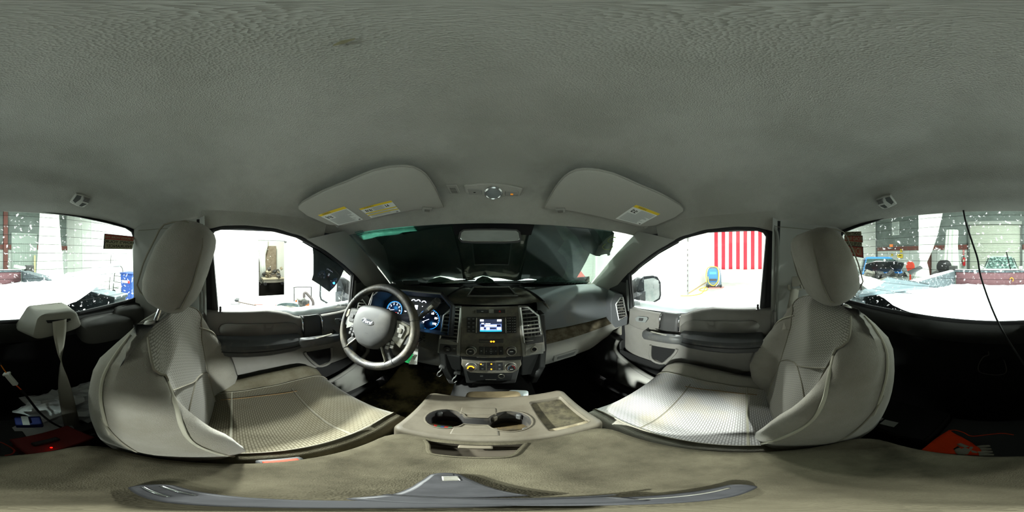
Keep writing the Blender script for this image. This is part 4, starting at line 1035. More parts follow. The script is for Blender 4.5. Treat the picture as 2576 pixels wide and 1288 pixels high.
for q, nm in (([(1177, 470), (1203, 470), (1212, 473), (1213, 483), (1181, 483)], 'map_switch'), ([(1270, 475), (1302, 475), (1305, 477), (1302, 487), (1270, 486)], 'map_switch')):
    b_ = fprism(nm, f, pxpoly(f, q), .010, .0145, mat('switch_grey', (134, 133, 127), .7), oc, bevel=.002)
q = pxpoly(f, [(1192, 477.5), (1198, 478)]); fbox('lamp_symbol', f, q[0][0]+.003, q[0][1], .007, .004, .0144, .015, m_printk, oc, bevel=0)
q = f.pxuv(1287, 482); fbox('lit_symbol', f, q[0], q[1], .009, .006, .0144, .0152, mat('amber_soft', (235, 150, 50), .5, emit=.5, ecol=(240, 140, 30)), oc, bevel=0)
q0 = f.pxuv(1241, 479)
lens = lathe('lens_ring', [(.031, .0), (.031, .016), (.027, .0195), (.0245, .017), (.0245, .013)], f.p(q0[0], q0[1], 0), f.n, mat('clear_ring', (170, 172, 170), .15, .6), oc, n=40, cap=False)
lathe('lens', [(.0245, .014), (.014, .0152), (.011, .0165), (0, .0168)], f.p(q0[0], q0[1], 0), f.n, mat('lens_grey', (128, 134, 134), .25, spec=.6), oc, n=36, cap=False)
mc = T('microphone_grille', 'small grey microphone grille on the headliner beside the driver visor', 'grille')
f2 = hframe(1139, 475)
fprism('plate', f2, pxpoly(f2, [(1121, 464), (1149, 462.5), (1158, 482), (1156, 485), (1133, 487)]), -.01, .006, m_visor, mc, bevel=.003)
gs = []
for i in range(5):
    for j in range(6):
        q = f2.pxuv(1132.5+i*3.0+j*1.1, 470+j*2.3); gs.append((f2.p(q[0], q[1], .0062), (.0028, .0016, .001), f2.R))
o = boxes('perforation', gs, m_printk, mc)

# ---- rear view mirror
rm = T('rear_view_mirror', 'black framed rear view mirror on the windshield', 'mirror')
mfr = Fr((CX, .635, .075), (1, 0, 0), (0, .08, 1))
mp_ = pxpoly(mfr, [(1152, 600), (1156, 584), (1166, 577.5), (1200, 576), (1262, 576), (1300, 577.5), (1309, 584), (1312, 603), (1306, 610), (1270, 612.5), (1196, 612.5), (1160, 610)])
rings = [[mfr.p(lerp(0, a, s), lerp(.002, b, s), w_) for a, b in mp_] for w_, s in ((-.032, .55), (-.026, .8), (-.012, .97), (.0, 1.0), (.006, .985))]
loft('housing', rings, m_black, rm, ang=50)
gp = pxpoly(mfr, [(1158, 600), (1161, 586), (1168, 581), (1200, 579.8), (1262, 579.8), (1298, 581), (1304, 586), (1307, 602), (1302, 606.5), (1268, 608.5), (1198, 608.5), (1164, 606.5)])
fprism('glass', mfr, gp, .004, .0075, m_mirror, rm, bevel=.0015)
tube('stem', [Vector((CX, .66, .085)), Vector((CX, .69, .098)), Vector((CX, .70, .112))], .011, m_black, rm, n=12)
box('mount', (CX, .705, .112), (.03, .04, .012), m_black, rm, rot=(-.5, 0, 0))
box('day_night_tab', mfr.px(1311, 607)+Vector((.004, .0, -.004)), (.012, .012, .012), m_stackg, rm)

# ---- sun visors
PN = Vector((.2179, .398, 1.0)); PO = Vector((CX, 0, .4348+.2179*0))
vpx = [(1368, 525), (1374, 512), (1382, 497), (1394, 477), (1406, 460.5), (1418, 447), (1430.5, 438), (1448, 430), (1467, 427.5), (1487, 428), (1507, 430), (1547.6, 440), (1608, 466.6), (1669, 493), (1713, 518), (1721, 526), (1720, 533), (1701, 547), (1652.6, 567.5), (1642, 569.5), (1620, 571), (1608, 570.5), (1547.6, 557.4), (1487, 543), (1430.5, 531), (1382, 527.5)]
vis = T('sun_visor', 'grey cloth sun visor on the passenger side with one warning label', 'sun visor', 'sun visors')
vfr = Fr(onpl(1540, 500, PO, PN), onpl(1700, 535, PO, PN)-onpl(1380, 527, PO, PN), -(onpl(1540, 540, PO, PN)-onpl(1520, 440, PO, PN)))
if vfr.n.z > 0: vfr = Fr(vfr.o, vfr.x, -vfr.y)
vp = pxpoly(vfr, vpx)
def vring(w_, s): 
    cx = sum(a for a, b in vp)/len(vp); cy = sum(b for a, b in vp)/len(vp)
    out = []
    for i, (a, b) in enumerate(vp):
        d = Vector((a-cx, b-cy)); L = d.length; k = (L-s)/L; out.append(vfr.p(cx+d.x*k, cy+d.y*k, w_))
    return out
loft('visor_body', [vring(-.018, .012), vring(-.016, .003), vring(-.010, 0), vring(-.004, .001), vring(0, .006), vring(.0015, .014)], m_visor, vis, ang=50)
tube('edge_seam', vring(-.003, .0015), .0014, mat('visor_seam', (138, 136, 128), .9), vis, n=5, closed=True)
cl = T('visor_clip', 'grey clip holding the passenger visor beside the map lights', 'clip', 'visor clips')
q = vfr.px(1410, 526, .004)
box('clip_body', q, (.034, .02, .012), mat('clip_grey', (140, 139, 132), .5), cl, rot=vfr.R, bevel=.004)
box('clip_notch', vfr.px(1410, 527, .0105), (.018, .010, .004), m_doord, cl, rot=vfr.R, bevel=.001)
q = vfr.px(1628, 572, -.01); tube('pivot_rod', [q, q+Vector((.03, .03, .0))], .007, m_visor, vis, n=10)
vis2 = mirror_tree(vis, 'sun_visor.001', 'grey cloth sun visor on the driver side with two warning labels')
cl2 = mirror_tree(cl, 'visor_clip.001', 'grey clip holding the driver visor beside the microphone grille')
# warning labels (printed stickers)
m_yel = mat('label_yellow', (226, 196, 40), .6); m_lab = mat('label_white', (226, 228, 222), .6)
def label(par, q4, nm, fr, flipu=False, bands=()):
    """q4: pixel corners top-left, top-right, bottom-right, bottom-left"""
    A = [Vector(fr.pxuv(*p)) for p in q4]
    def S(w_):
        return lambda u, v: (lambda p: fr.p(p.x, p.y, w_))(A[0].lerp(A[1], u).lerp(A[3].lerp(A[2], u), v))
    def quad(n_, u0, v0, u1, v1, m, w_, pr):
        F = S(w_); return mesh(n_, [F(u0, v0), F(u1, v0), F(u1, v1), F(u0, v1)], [(0, 1, 2, 3)], m, pr, smooth=False, fix=False)
    lb_ = quad(nm, 0, 0, 1, 1, m_lab, .0024, par)
    quad('label_band', 0, 0, 1, .14, m_yel, .0027, lb_)
    for b in bands: quad('label_band', 0, b, 1, b+.075, m_yel, .0027, lb_)
    vs_, fs = [], []; F = S(.0030)
    def strip(u0, v0, u1, v1):
        b = len(vs_); vs_.extend([F(u0, v0), F(u1, v0), F(u1, v1), F(u0, v1)]); fs.append((b, b+1, b+2, b+3))
    rr = random.Random(len(nm)+len(bands))
    v = .18
    while v < .95:
        if not any(b-.03 < v < b+.085 for b in bands):
            u0 = .36 if v < .46 else .07; u1 = .95 if v < .46 else rr.uniform(.7, .95)
            if bands and v < .46: u0, u1 = .36, .66
            strip(u0, v, u1, v+.016)
        v += .034
    mesh('label_print', vs_, fs, m_gprint, lb_, smooth=False, fix=False)['kind'] = 'stuff'
    vs_, fs = [], []; F = S(.0031)
    for (u0, v0, u1, v1) in [(.10, .22, .13, .40), (.10, .36, .19, .40), (.15, .26, .19, .33), (.22, .24, .25, .42), (.22, .38, .30, .42), (.27, .27, .30, .34)]: strip(u0, v0, u1, v1)
    if bands:
        for (u0, v0, u1, v1) in [(.74, .20, .76, .40), (.74, .34, .86, .37), (.80, .22, .83, .36), (.34, .16, .345, .46), (.68, .16, .685, .46)]: strip(u0, v0, u1, v1)
    strip(.88, .90, .95, .95)
    mesh('label_pictogram', vs_, fs, m_printk, lb_, smooth=False, fix=False)['kind'] = 'stuff'
    def ST(u, v): return S(.0031)(u, v)
    text('label_heading', 'WARNING', None, .30, .07, .12, m_printk, lb_, S=lambda x, y: ST(x, .07-(y-.07)), sx=.55)
label(vis, [(1600, 514), (1661, 537), (1610, 565), (1548, 549)], 'warning_label', vfr)
vfl = Fr(Vector((2*CX-vfr.o.x, vfr.o.y, vfr.o.z)), Vector((vfr.x.x, -vfr.x.y, -vfr.x.z)), Vector((-vfr.y.x, vfr.y.y, vfr.y.z)))
if vfl.n.z > 0: vfl = Fr(vfl.o, -vfl.x, vfl.y)
label(vis2, [(800, 540), (866, 518), (914, 551), (851, 566)], 'warning_label', vfl)
label(vis2, [(903, 524), (984, 503), (1008, 531), (934, 547)], 'warning_label', vfl, bands=(.50, .70))

# ---- rear dome lamps with coat hooks
def dome(flip, lab):
    d = T('coat_hook_lamp', lab, 'lamp', 'rear coat hook lamps')
    if flip: tr = lambda q: [(2431.5-a, b+4) for a, b in q]
    else: tr = lambda q: q
    c = tr([(201, 500)])[0]; f = hframe(*c)
    bz_ = pxpoly(f, tr([(174, 505), (190.7, 482.5), (209, 487), (227.5, 494), (223, 508), (211, 518), (204, 517), (192.6, 514)]))
    fprism('bezel', f, bz_, -.01, .010, mat('hook_plastic', (176, 176, 168), .5, spec=.3), d, bevel=.004, seg=3)
    fprism('hook_slot', f, pxpoly(f, tr([(182.4, 500), (192.6, 486), (204, 489), (201, 497), (188, 506)])), .0095, .0108, mat('slot_dark', (70, 72, 68), .8), d, bevel=0)
    fprism('lens', f, pxpoly(f, tr([(209, 490), (226, 495), (221.5, 506.5), (205, 501.5)])), .009, .013, mat('hook_lens', (120, 118, 112), .5), d, bevel=.002)
    for k in range(3):
        q = pxpoly(f, tr([(211+.0-k*1.1, 492.5+k*3), (223.5-k*1.1, 496.3+k*3), (223.3-k*1.1, 497.4+k*3), (210.8-k*1.1, 493.6+k*3)])); fprism('louvre', f, q, .0125, .0135, m_printk, d, bevel=0)
    fprism('switch_slot', f, pxpoly(f, tr([(206, 506), (217, 509.2), (204.7, 515.2), (198, 513)])), .0095, .0108, mat('slot_dark', (70, 72, 68), .8), d, bevel=0)
dome(False, 'grey coat hook lamp on the headliner above the driver rear corner')
dome(True, 'grey coat hook lamp on the headliner above the passenger rear corner')
# ================================================================== seats
def superell(a, b, n, p):
    out = []
    for k in range(n):
        t = 2*PI*k/n; c, s = cos(t), sin(t)
        out.append((a*math.copysign(abs(c)**(2/p), c), b*math.copysign(abs(s)**(2/p), s)))
    return out
def make_seat(lab, rdeg, yb, zb_, hh_, ho_):
    seat = T('truck_seat', lab, 'seat', 'front seats')
    XS = CX+.45
    # --- backrest
    rc = math.radians(rdeg); aup = Vector((0, -sin(rc), cos(rc))); afw = Vector((0, cos(rc), sin(rc))); ao = Vector((XS, yb, zb_))
    HW = [(-.04, .215), (.0, .235), (.1, .252), (.25, .257), (.38, .25), (.43, .238), (.46, .218), (.485, .185), (.505, .14), (.515, .09)]
    BOL = [(-.04, .35), (.0, .6), (.08, 1), (.18, 1.0), (.28, .72), (.38, .36), (.48, .1), (.53, .0)]
    TH = [(-.04, .15), (.1, .15), (.3, .14), (.45, .115), (.515, .08)]
    def vfront(r, h):
        a = abs(r); k = 0
        if a < .50: k = 0
        elif a < .80: t = (a-.50)/.30; k = t*t*(3-2*t)
        else: t = (a-.80)/.20; k = 1-.75*t*t
        v = .10*tab(BOL, h)*k-.012*a*a
        if a > .9: v -= .03*((a-.9)/.1)**2
        v -= .04*max(0, (h-.46)/.055)**2
        return v
    def backp(r, h, off=0): return ao+Vector((r*tab(HW, h), 0, 0))+aup*h+afw*(vfront(r, h)+off)
    rings = []
    hs = [-.04, 0, .04, .08, .12, .16, .2, .24, .28, .32, .36, .40, .43, .46, .475, .49, .505, .515]
    for h in hs:
        w_ = tab(HW, h); th = tab(TH, h)
        ring = [backp(-1+2*k/24, h) for k in range(25)]
        ring += [ao+Vector((r*w_, 0, 0))+aup*h+afw*(-th*q) for r, q in ((1.0, .35), (.985, .7), (.93, .95), (.7, 1.05), (.3, 1.08), (-.3, 1.08), (-.7, 1.05), (-.93, .95), (-.985, .7), (-1.0, .35))]
        rings.append(ring)
    bk = loft('backrest', rings, m_cloth, seat, ang=180)
    UI = [(.0, .30), (.06, .40), (.16, .50), (.25, .54), (.34, .58), (.41, .66), (.45, .84), (.515, .92)]
    def ins(r, h, off=.003): return backp(r*tab(UI, h), h, off)
    surf('backrest_insert', [[ins(-1+2*k/16, .0+.512*i/26) for k in range(17)] for i in range(27)], m_insert, bk)
    for s in (-1, 1):
        tube('insert_seam', [ins(s, .0+.5*i/30, .0035) for i in range(31)], .0028, m_pipe_d, bk, n=6)
        arc = [(.62, .40), (.80, .355), (.90, .30), (.93, .22), (.92, .12), (.88, .04), (.84, -.02)]
        tube('bolster_piping', cr([backp(s*r, h, .002) for r, h in arc], 5), .0038, m_pipe, bk, n=6)
        arc = [(.99, .24), (.985, .18), (.985, .10), (.99, .02), (1.0, -.03)]
        tube('side_seam', cr([ao+Vector((s*(tab(HW, h)+.001), 0, 0))+aup*h+afw*(-.03-.09*max(0, (h-.05))*2) for r, h in [(0, .30), (0, .27), (0, .2), (0, .12), (0, .04), (0, -.02)]], 4), .0025, m_pipe_d, bk, n=6)
    tube('edge_piping', cr([ao+Vector((r*tab(HW, h), 0, 0))+aup*h+afw*(-.055-.02*(1-h)) for r, h in [(1.0, .22), (1.0, .30), (1.0, .38), (1.0, .44), (1.0, .48), (1.0, .505)]], 4), .0035, m_pipe, bk, n=6)
    tube('edge_piping', cr([ao+Vector((r*tab(HW, h), 0, 0))+aup*h+afw*(-.055-.02*(1-h)) for r, h in [(-1.0, .22), (-1.0, .30), (-1.0, .38), (-1.0, .44), (-1.0, .48), (-1.0, .505)]], 4), .0035, m_pipe, bk, n=6)
    tube('cross_seam', cr([ins(r, .255-.075*abs(r)**1.5, .0035) for r in (-1, -.6, -.2, 0, .2, .6, 1)], 4), .0026, m_pipe_d, bk, n=6)
    tube('cross_seam', cr([ins(r, .255+.09*abs(r)**1.2, .0035) for r in (-1, -.6, -.2, 0)], 4), .0024, m_pipe_d, bk, n=6)
    # --- headrest
    hc = ao+aup*hh_+afw*ho_
    ht_ = math.radians(-22); hu = Vector((0, -sin(ht_), cos(ht_))); hf = Vector((0, cos(ht_), sin(ht_)))
    HH = [(-.115, .07, .035, .006), (-.108, .098, .052, .004), (-.09, .115, .062, .002), (-.06, .124, .067, 0), (-.02, .13, .066, 0), (.03, .131, .062, .001), (.07, .124, .055, .004), (.095, .11, .046, .006), (.108, .09, .034, .008), (.114, .06, .02, .009)]
    hr = loft('headrest', [[hc+Vector((a, 0, 0))+hu*h+hf*(b+o_-.10*(a*a)/.13*.35) for a, b in superell(w_, t_, 36, 3.2)] for h, w_, t_, o_ in HH], m_cloth, seat, ang=180)
    for s in (-1, 1):
        lp = []
        for i in range(28):
            t = 2*PI*i/28; h = .103*sin(t); w_ = .098; k = tab([(-.115, .035), (-.09, .062), (-.02, .066), (.07, .055), (.114, .02)], h)
            lp.append(hc+Vector((s*w_, 0, 0))+hu*h*1.0+hf*(k*cos(t)/max(.35, abs(cos(t)))*min(1, abs(cos(t))*1.8)*.97-.006))
        tube('headrest_seam', lp, .0022, m_pipe_d, hr, n=6, closed=True)
        p0 = ao+aup*.495+afw*(-.05)+Vector((s*.065, 0, 0)); p1 = hc+hu*(-.09)+Vector((s*.065, 0, 0))
        tube('headrest_post', [p0, p1], .0065, m_chrome, hr, n=12)
        gf = Fr(p0+aup*.012, (1, 0, 0), afw)
        gd_ = loft('post_guide', [[gf.p(a, b, w_) for a, b in superell(.026*k, .016*k, 24, 3)] for w_, k in ((-.012, .9), (.0, 1.0), (.008, .95), (.012, .8))], mat('guide_grey', (150, 148, 140), .4), hr, ang=60)
        gf2 = Fr(p0+aup*.024+Vector((-s*.004, 0, 0)), (1, 0, 0), afw)
        fprism('guide_trim', gf2, superell(.017, .010, 20, 3), 0, .002, m_satin, gd_, bevel=.0008)
    # --- cushion
    CWT = [(-.10, .21), (-.02, .232), (.1, .24), (.25, .24), (.33, .236), (.37, .225)]
    def cz(y): return tab([(-.10, -.655), (0, -.638), (.12, -.618), (.25, -.600), (.31, -.598), (.345, -.609), (.37, -.645), (.378, -.69)], y)
    def czr(r, y):
        a = abs(r); b = tab([(-.1, .015), (0, .03), (.15, .045), (.28, .04), (.35, .02), (.38, 0)], y); k = 0
        if r < 0: b *= .45
        if .55 < a < .85: t = (a-.55)/.30; k = t*t*(3-2*t)
        elif a >= .85: t = (a-.85)/.15; k = 1-.9*t*t
        return b*k
    def cusp(r, y, off=0): return Vector((XS+r*tab(CWT, y), y, cz(y)+czr(r, y)+off))
    rings = []
    for y in [-.10, -.07, -.03, .02, .07, .12, .17, .22, .26, .29, .315, .335, .352, .365, .374, .378]:
        ring = [cusp(-1+2*k/28, y) for k in range(29)]; w_ = tab(CWT, y); zb = -.76
        ring += [Vector((XS+r*w_, y-.0, z)) for r, z in ((1.01, lerp(cz(y), zb, .35)), (1.0, zb), (.5, zb-.005), (0, zb-.005), (-.5, zb-.005), (-1.0, zb), (-1.01, lerp(cz(y), zb, .35)))]
        rings.append(ring)
    cu = loft('cushion', rings, m_cloth, seat, ang=180)
    CI = [(-.09, .72), (.1, .70), (.25, .74), (.33, .80), (.37, .82)]
    def cin(r, y, off=.003): return cusp((r*.5-.06+(.46 if False else 0))*2*tab(CI, y)*.5*2*.5+(-.0), y, off) if False else cusp(lerp(-.86, .60, (r+1)/2), y, off)
    surf('cushion_insert', [[cin(-1+2*k/18, -.085+.458*i/26) for k in range(19)] for i in range(27)], m_insertp, cu)
    for s in (-1, 1): tube('cushion_seam', [cin(s, -.085+.455*i/24, .0035) for i in range(25)], .0024, m_pipe_d, cu, n=6)
    tube('cushion_seam', [cin(.62, .21+(-.25)*i/12+.0, .0035)+Vector((.02*sin(i/12*2), 0, 0)) for i in range(13)], .0022, mat('brown_stain_seam', (120, 96, 66), .9), cu, n=6)
    tube('cross_seam', [cin(-1+1.75*i/12, .20, .0035) for i in range(13)], .0024, m_pipe_d, cu, n=6)
    tube('cross_seam', [cin(-1+2*i/12, -.005, .0035) for i in range(13)], .003, m_pipe, cu, n=6)
    # --- base, recliner cover
    box('seat_base', (XS, .11, -.86), (.40, .42, .20), m_black, seat, bevel=.02)
    box('seat_track', (XS-.17, .12, -1.05), (.04, .5, .16), m_black, seat, bevel=.006)
    box('seat_track', (XS+.17, .12, -1.05), (.04, .5, .16), m_black, seat, bevel=.006)
    humpf('recliner_cover', (XS+.25, -.04, -.70), (.02, .07, .07), m_black, seat)
    return seat
seat = make_seat('grey cloth passenger seat with bright worn cushion and patterned insert', 18, -.075, -.63, .622, .036)
tmp = make_seat('grey cloth driver seat behind the steering wheel with soiled side bolster', 11, -.055, -.675, .655, .048)
seat2 = mirror_tree(tmp, 'driver_tmp')
def kill(o):
    for c in list(o.children): kill(c)
    bpy.data.objects.remove(o)
kill(tmp); seat2.name = 'truck_seat.001'
for o in seat2.children:
    if o.name.startswith('cushion'):
        o.data.materials[0] = m_clothd
        for c in o.children:
            if c.name.startswith('cushion_insert'): c.data.materials[0] = dashcloth('soiled_patterned_cloth', (108, 103, 88), (78, 73, 59), 62, dirt=(74, 66, 46))
# buckle peeking out between driver seat and console
bu_ = T('belt_buckle', 'black seat belt buckle with red button beside the driver cushion', 'buckle')
p = onz(705, 1157, -.60)+Vector((0, 0, -.012))
box('buckle_body', p+Vector((0, .0, -.02)), (.018, .06, .05), m_black, bu_, bevel=.005)
box('release_button', p+Vector((.004, 0, .006)), (.010, .045, .006), mat('buckle_red', (205, 60, 40), .5), bu_, bevel=.002)

# ================================================================== centre console (folded middle seat)
con = T('centre_console', 'folded middle seat console with dirty beige pad and cup holder tray', 'console')
X0, X1 = -.173, .217
def slab(nm, x0, x1, y0, y1, zt, zb, r, roll, m, par, holes=()):
    prof = [(roll*1.0, 0), (roll*.62, -roll*.07), (roll*.3, -roll*.25), (roll*.08, -roll*.55), (0, -roll)]
    rings = [[Vector((a, b, zt+dz)) for a, b in rrect(x0+o_, y0+o_, x1-o_, y1-o_, max(.004, r-o_*.6), 5)] for o_, dz in prof]
    rings.append([Vector((a, b, zb)) for a, b in rrect(x0, y0, x1, y1, r, 5)])
    s_ = loft(nm, rings, m, par, cap=False, ang=180)
    patch(nm+'_top', rrect(x0+roll, y0+roll, x1-roll, y1-roll, max(.004, r-roll*.6), 5), list(holes), lambda x, y: Vector((x, y, zt)), .03, m, s_)
    return s_
slot = [(-.10, .242), (-.088, .222), (-.078, .200), (-.062, .190), (.012, .190), (.03, .198), (.042, .218), (.055, .242)]
slot_in = slot
pad = slab('pad', X0, X1, -.20, .262, -.55, -.69, .05, .022, m_cons, con, [[(a, min(b, .239)) for a, b in slot]])
loft('pull_slot', [[Vector((a, min(b, .2395), z)) for a, b in slot] for z in (-.5505, -.585)], mat('slot_brown', (52, 46, 36), .8), pad, cap=False, ang=60)
patch('slot_floor', [(a, min(b, .2395)) for a, b in slot], [], lambda x, y: Vector((x, y, -.584)), .05, mat('slot_brown', (52, 46, 36), .8), pad)
tube('slot_piping', cr([Vector((a, min(b, .2395), -.5485)) for a, b in slot], 4), .0035, m_cons, pad, n=6)
box('slot_tab', (-.02, .232, -.556), (.05, .012, .012), mat('tab_dark', (74, 68, 56), .7), pad, bevel=.003)
# hard tray
cc1, cc2, r1, r2, nk = (-.093, .338), (.042, .336), .045, .048, .017
def cupoutline(g=0):
    out = []; a1 = math.asin((nk-g*.5)/(r1-g)); a2 = math.asin((nk-g*.5)/(r2-g))
    for k in range(21):
        t = lerp(a1, 2*PI-a1, k/20); out.append((cc1[0]+(r1-g)*cos(t), cc1[1]+(r1-g)*sin(t)))
    for k in range(21):
        t = lerp(PI+a2, 3*PI-a2, k/20); out.append((cc2[0]+(r2-g)*cos(t), cc2[1]+(r2-g)*sin(t)))
    return out
cup = cupoutline(); dish = rrect(.104, .272, .198, .424, .008, 3)
tray = slab('tray', X0-.004, X1+.004, .252, .466, -.543, -.66, .022, .014, m_tray, con, [cup, dish])
loft('cup_wall', [[Vector((a, b, z)) for a, b in cupoutline(g)] for z, g in ((-.5425, 0), (-.547, .002), (-.56, .0035), (-.62, .006))], mat('cup_liner', (34, 33, 32), .55, spec=.4, col2=(76, 70, 60), nscale=22, thr=(.5, .8)), tray, cap=False, ang=60)
patch('cup_floor', cupoutline(.005), [], lambda x, y: Vector((x, y, -.619)), .03, mat('cup_grime', (40, 34, 22), .8, col2=(66, 54, 30), nscale=30), tray)
tube('cup_lip', [Vector((a, b, -.5415)) for a, b in cup], .0022, m_tray, tray, n=6, closed=True)
for (c0, r0, t) in ((cc1, r1, 2.2), (cc1, r1, 4.1), (cc2, r2, .9), (cc2, r2, 5.4), (cc2, r2, 2.4)):
    box('cup_grip', (c0[0]+(r0-.006)*cos(t), c0[1]+(r0-.006)*sin(t), -.566), (.010, .014, .03), m_tray if t in (2.4, 4.1) else m_black, tray, rot=(0, 0, t), bevel=.003)
# raised lip between the cups at the front
for yy in (.385, .29):
    box('cup_bridge', (-.026, yy, -.5445), (.085, .034, .008), m_tray, tray, bevel=.003)
loft('dish_wall', [[Vector((a, b, z)) for a, b in rrect(.104+g, .272+g, .198-g, .424-g, .008, 3)] for z, g in ((-.5425, 0), (-.549, .003), (-.557, .004))], m_tray, tray, cap=False, ang=60)
patch('dish_mat', rrect(.107, .275, .195, .421, .006, 3), [], lambda x, y: Vector((x, y, -.5565)), .03, m_trayd, tray)
box('dish_step', (.151, .281, -.553), (.088, .012, .006), m_ledge, tray, bevel=.002)
humpf('front_latch', (CX-.005, .474, -.568), (.082, .03, .022), mat('latch_tan', (120, 106, 80), .7, col2=(96, 84, 62), nscale=14), con, p=5)
box('seat_body', (.021, .10, -.78), (.36, .66, .17), m_black, con, bevel=.03)
box('seat_foot', (.021, .10, -.95), (.30, .5, .24), m_black, con, bevel=.02)
wrp = T('snack_wrapper', 'red, green and blue striped wrapper lying in the driver side cup holder', 'wrapper')
cl_ = [(200, 60, 50), (70, 120, 90), (70, 90, 130), (200, 60, 50), (60, 130, 100), (60, 70, 80)]
for k, c in enumerate(cl_):
    box('stripe', (-.118+.0085*k, .327, -.6165), (.0082, .036, .0012), mat('wrap%d' % k, c, .6), wrp, bevel=0)
foil = T('foil_packet', 'crumpled silver foil packet at the front of the console', 'packet')
humpf('packet', (.088, .492, -.572), (.032, .022, .014), mat('foil', (176, 186, 184), .35, .5, bump=1.2, bscale=60), foil, (0, 0, -.25), p=5)

# ---- three legged stand of the camera lying on the pad
tri_ = T('camera_stand_foot', 'dark three legged stand foot lying on the console pad', 'stand')
m_leg = mat('stand_grey', (30, 30, 32), .55, spec=.3, col2=(40, 40, 42), nscale=40)
def leg(p0, p1, w0, w1, nm, hh=.012):
    a, b = Vector(p0), Vector(p1); d = (b-a).normalized(); n = Vector((-d.y, d.x, 0))
    f_ = Fr(a, d, n); L = (b-a).length
    poly = [(0, -w0), (L*.6, -w0*.5-w1*.5), (L-w1*.5, -w1), (L, -w1*.4), (L, w1*.4), (L-w1*.5, w1), (L*.6, w0*.5+w1*.5), (0, w0)]
    return prism(nm, [f_.p(u, v, .0) for u, v in poly], (0, 0, hh), m_leg, tri_, bevel=.004, seg=3), f_, L
zs = -.5495
l1, f1_, L1 = leg((0, .035, zs), (-.080, -.046, zs), .013, .013, 'leg')
for v in (-.005, .005): box('chrome_rail', f1_.p(L1*.78, v, .0125), (.035, .0022, .002), m_chrome, l1, rot=f1_.R, bevel=.0005)
box('leg_slot', f1_.p(L1*.86, 0, .0122), (.012, .007, .001), m_rub, l1, rot=f1_.R, bevel=0)
l2, f2_, L2 = leg((0, .035, zs), (.092, .0, zs), .013, .009, 'leg')
box('leg_ridge', f2_.p(L2*.5, .003, .0125), (.07, .002, .002), m_satin, l2, rot=f2_.R, bevel=.0005)
l3, f3_, L3 = leg((-.008, .045, zs), (-.036, .128, zs), .024, .012, 'leg')
box('chrome_catch', f3_.p(L3*.76, -.003, .012), (.016, .012, .003), m_satin, l3, rot=f3_.R, bevel=.001)
box('leg_slot', f3_.p(L3*.9, 0, .0122), (.005, .012, .001), m_rub, l3, rot=f3_.R, bevel=0)
box('hub', (0, .034, zs+.007), (.07, .022, .016), m_leg, tri_, rot=(0, 0, -.12), bevel=.005)
tube('hub_rib', [(-.035, .047, zs+.014), (.04, .041, zs+.014)], .002, m_rub, tri_, n=6)

# ================================================================== rear belt, cable, clutter
rb_ = T('centre_belt_reel', 'grey centre belt reel cover with webbing hanging twisted from it', 'seat belt')
fA = [ony(a, b, -.50) for a, b in [(96, 791), (190, 779), (207, 822), (80, 857)]]
fB = [ony(a, b, -.615) for a, b in [(78, 776), (168, 764), (206, 822), (40, 834)]]
fC = [p+Vector((0, -.04, 0)) for p in fB]
def ringr(P, n=5, r=.25):
    out = []
    for i in range(4):
        a, b, c = P[i-1], P[i], P[(i+1) % 4]
        s0 = b.lerp(a, r); s1 = b.lerp(c, r)
        for k in range(n+1):
            t = k/n; out.append(s0*(1-t)**2+b*2*t*(1-t)+s1*t*t)
    return out
cA = sum(fA, Vector())/4
ring0 = ringr([p.lerp(cA, .12)+Vector((0, .006, 0)) for p in fA]); ring1 = ringr(fA)
reel = loft('reel_cover', [ringr(fC, r=.12), ringr(fB, r=.12), [a.lerp(b, .85) for a, b in zip(ringr(fB, r=.14), ring1)], ring1, ring0], mat('reel_grey', (126, 124, 114), .7, bump=.1, bscale=700), rb_, ang=50)
sl = [ony(a, b, -.49) for a, b in [(117, 807), (178, 802), (178, 806), (172, 807), (172, 810), (120, 813)]]
prism('belt_slot', sl, (0, -.01, 0), m_rub, reel, bevel=0)
wp = [(150, 806, -.487, .055, 0), (151, 840, -.478, .054, .15), (153, 880, -.47, .05, .55), (156, 915, -.465, .046, 1.15), (159, 945, -.46, .046, 1.75), (164, 985, -.455, .048, 2.4), (173, 1030, -.45, .052, 2.8), (183, 1075, -.45, .055, 3.0), (188, 1095, -.45, .055, 3.05)]
P = [ony(a, b, y) for a, b, y, w_, t in wp]
N = 40; gr = []
Pc = cr(P, 5)
for i, p in enumerate(Pc):
    k = i/5; j = min(len(wp)-2, int(k)); t = lerp(wp[j][4], wp[j+1][4], k-j); w_ = lerp(wp[j][3], wp[j+1][3], k-j)
    sd = Vector((cos(t)*.85, sin(t), .0)).normalized(); gr.append([p+sd*w_*.5*q for q in (-1, -.5, 0, .5, 1)])
surf('webbing', gr, m_webb, rb_, solid=.0014)

cab = T('dangling_cable', 'thin black cable hanging down the rear window with a white plug', 'cable')
m_wire = mat('black_wire', (22, 22, 22), .5)
cpts = [(2422, 522, -.645), (2430, 560, -.645), (2446, 610, -.645), (2459, 650, -.64), (2466, 690, -.635), (2480, 735, -.625), (2498, 782, -.60), (2518, 825, -.57), (2545, 870, -.54), (2578, 918, -.50)]
tube('cable', cr([ony(*q) for q in cpts], 6), .0038, m_wire, cab, n=8)
tube('inline_wire', cr([ony(2578, 918, -.50), ony(2586, 930, -.49), ony(2592, 938, -.485)], 4), .002, mat('orange_wire', (235, 130, 30), .5), cab, n=6)
a, b = ony(2591, 938, -.485), ony(2616, 968, -.47)
fp = Fr((a+b)/2, b-a, (0, 0, 1)); fbox('white_plug', fp, 0, 0, (b-a).length, .018, -.007, .007, mat('white_plastic', (235, 236, 228), .5), cab, bevel=.003)
fbox('plug_collar', fp, -(b-a).length*.42, 0, .008, .024, -.009, .009, MATS['white_plastic'], cab, bevel=.002)
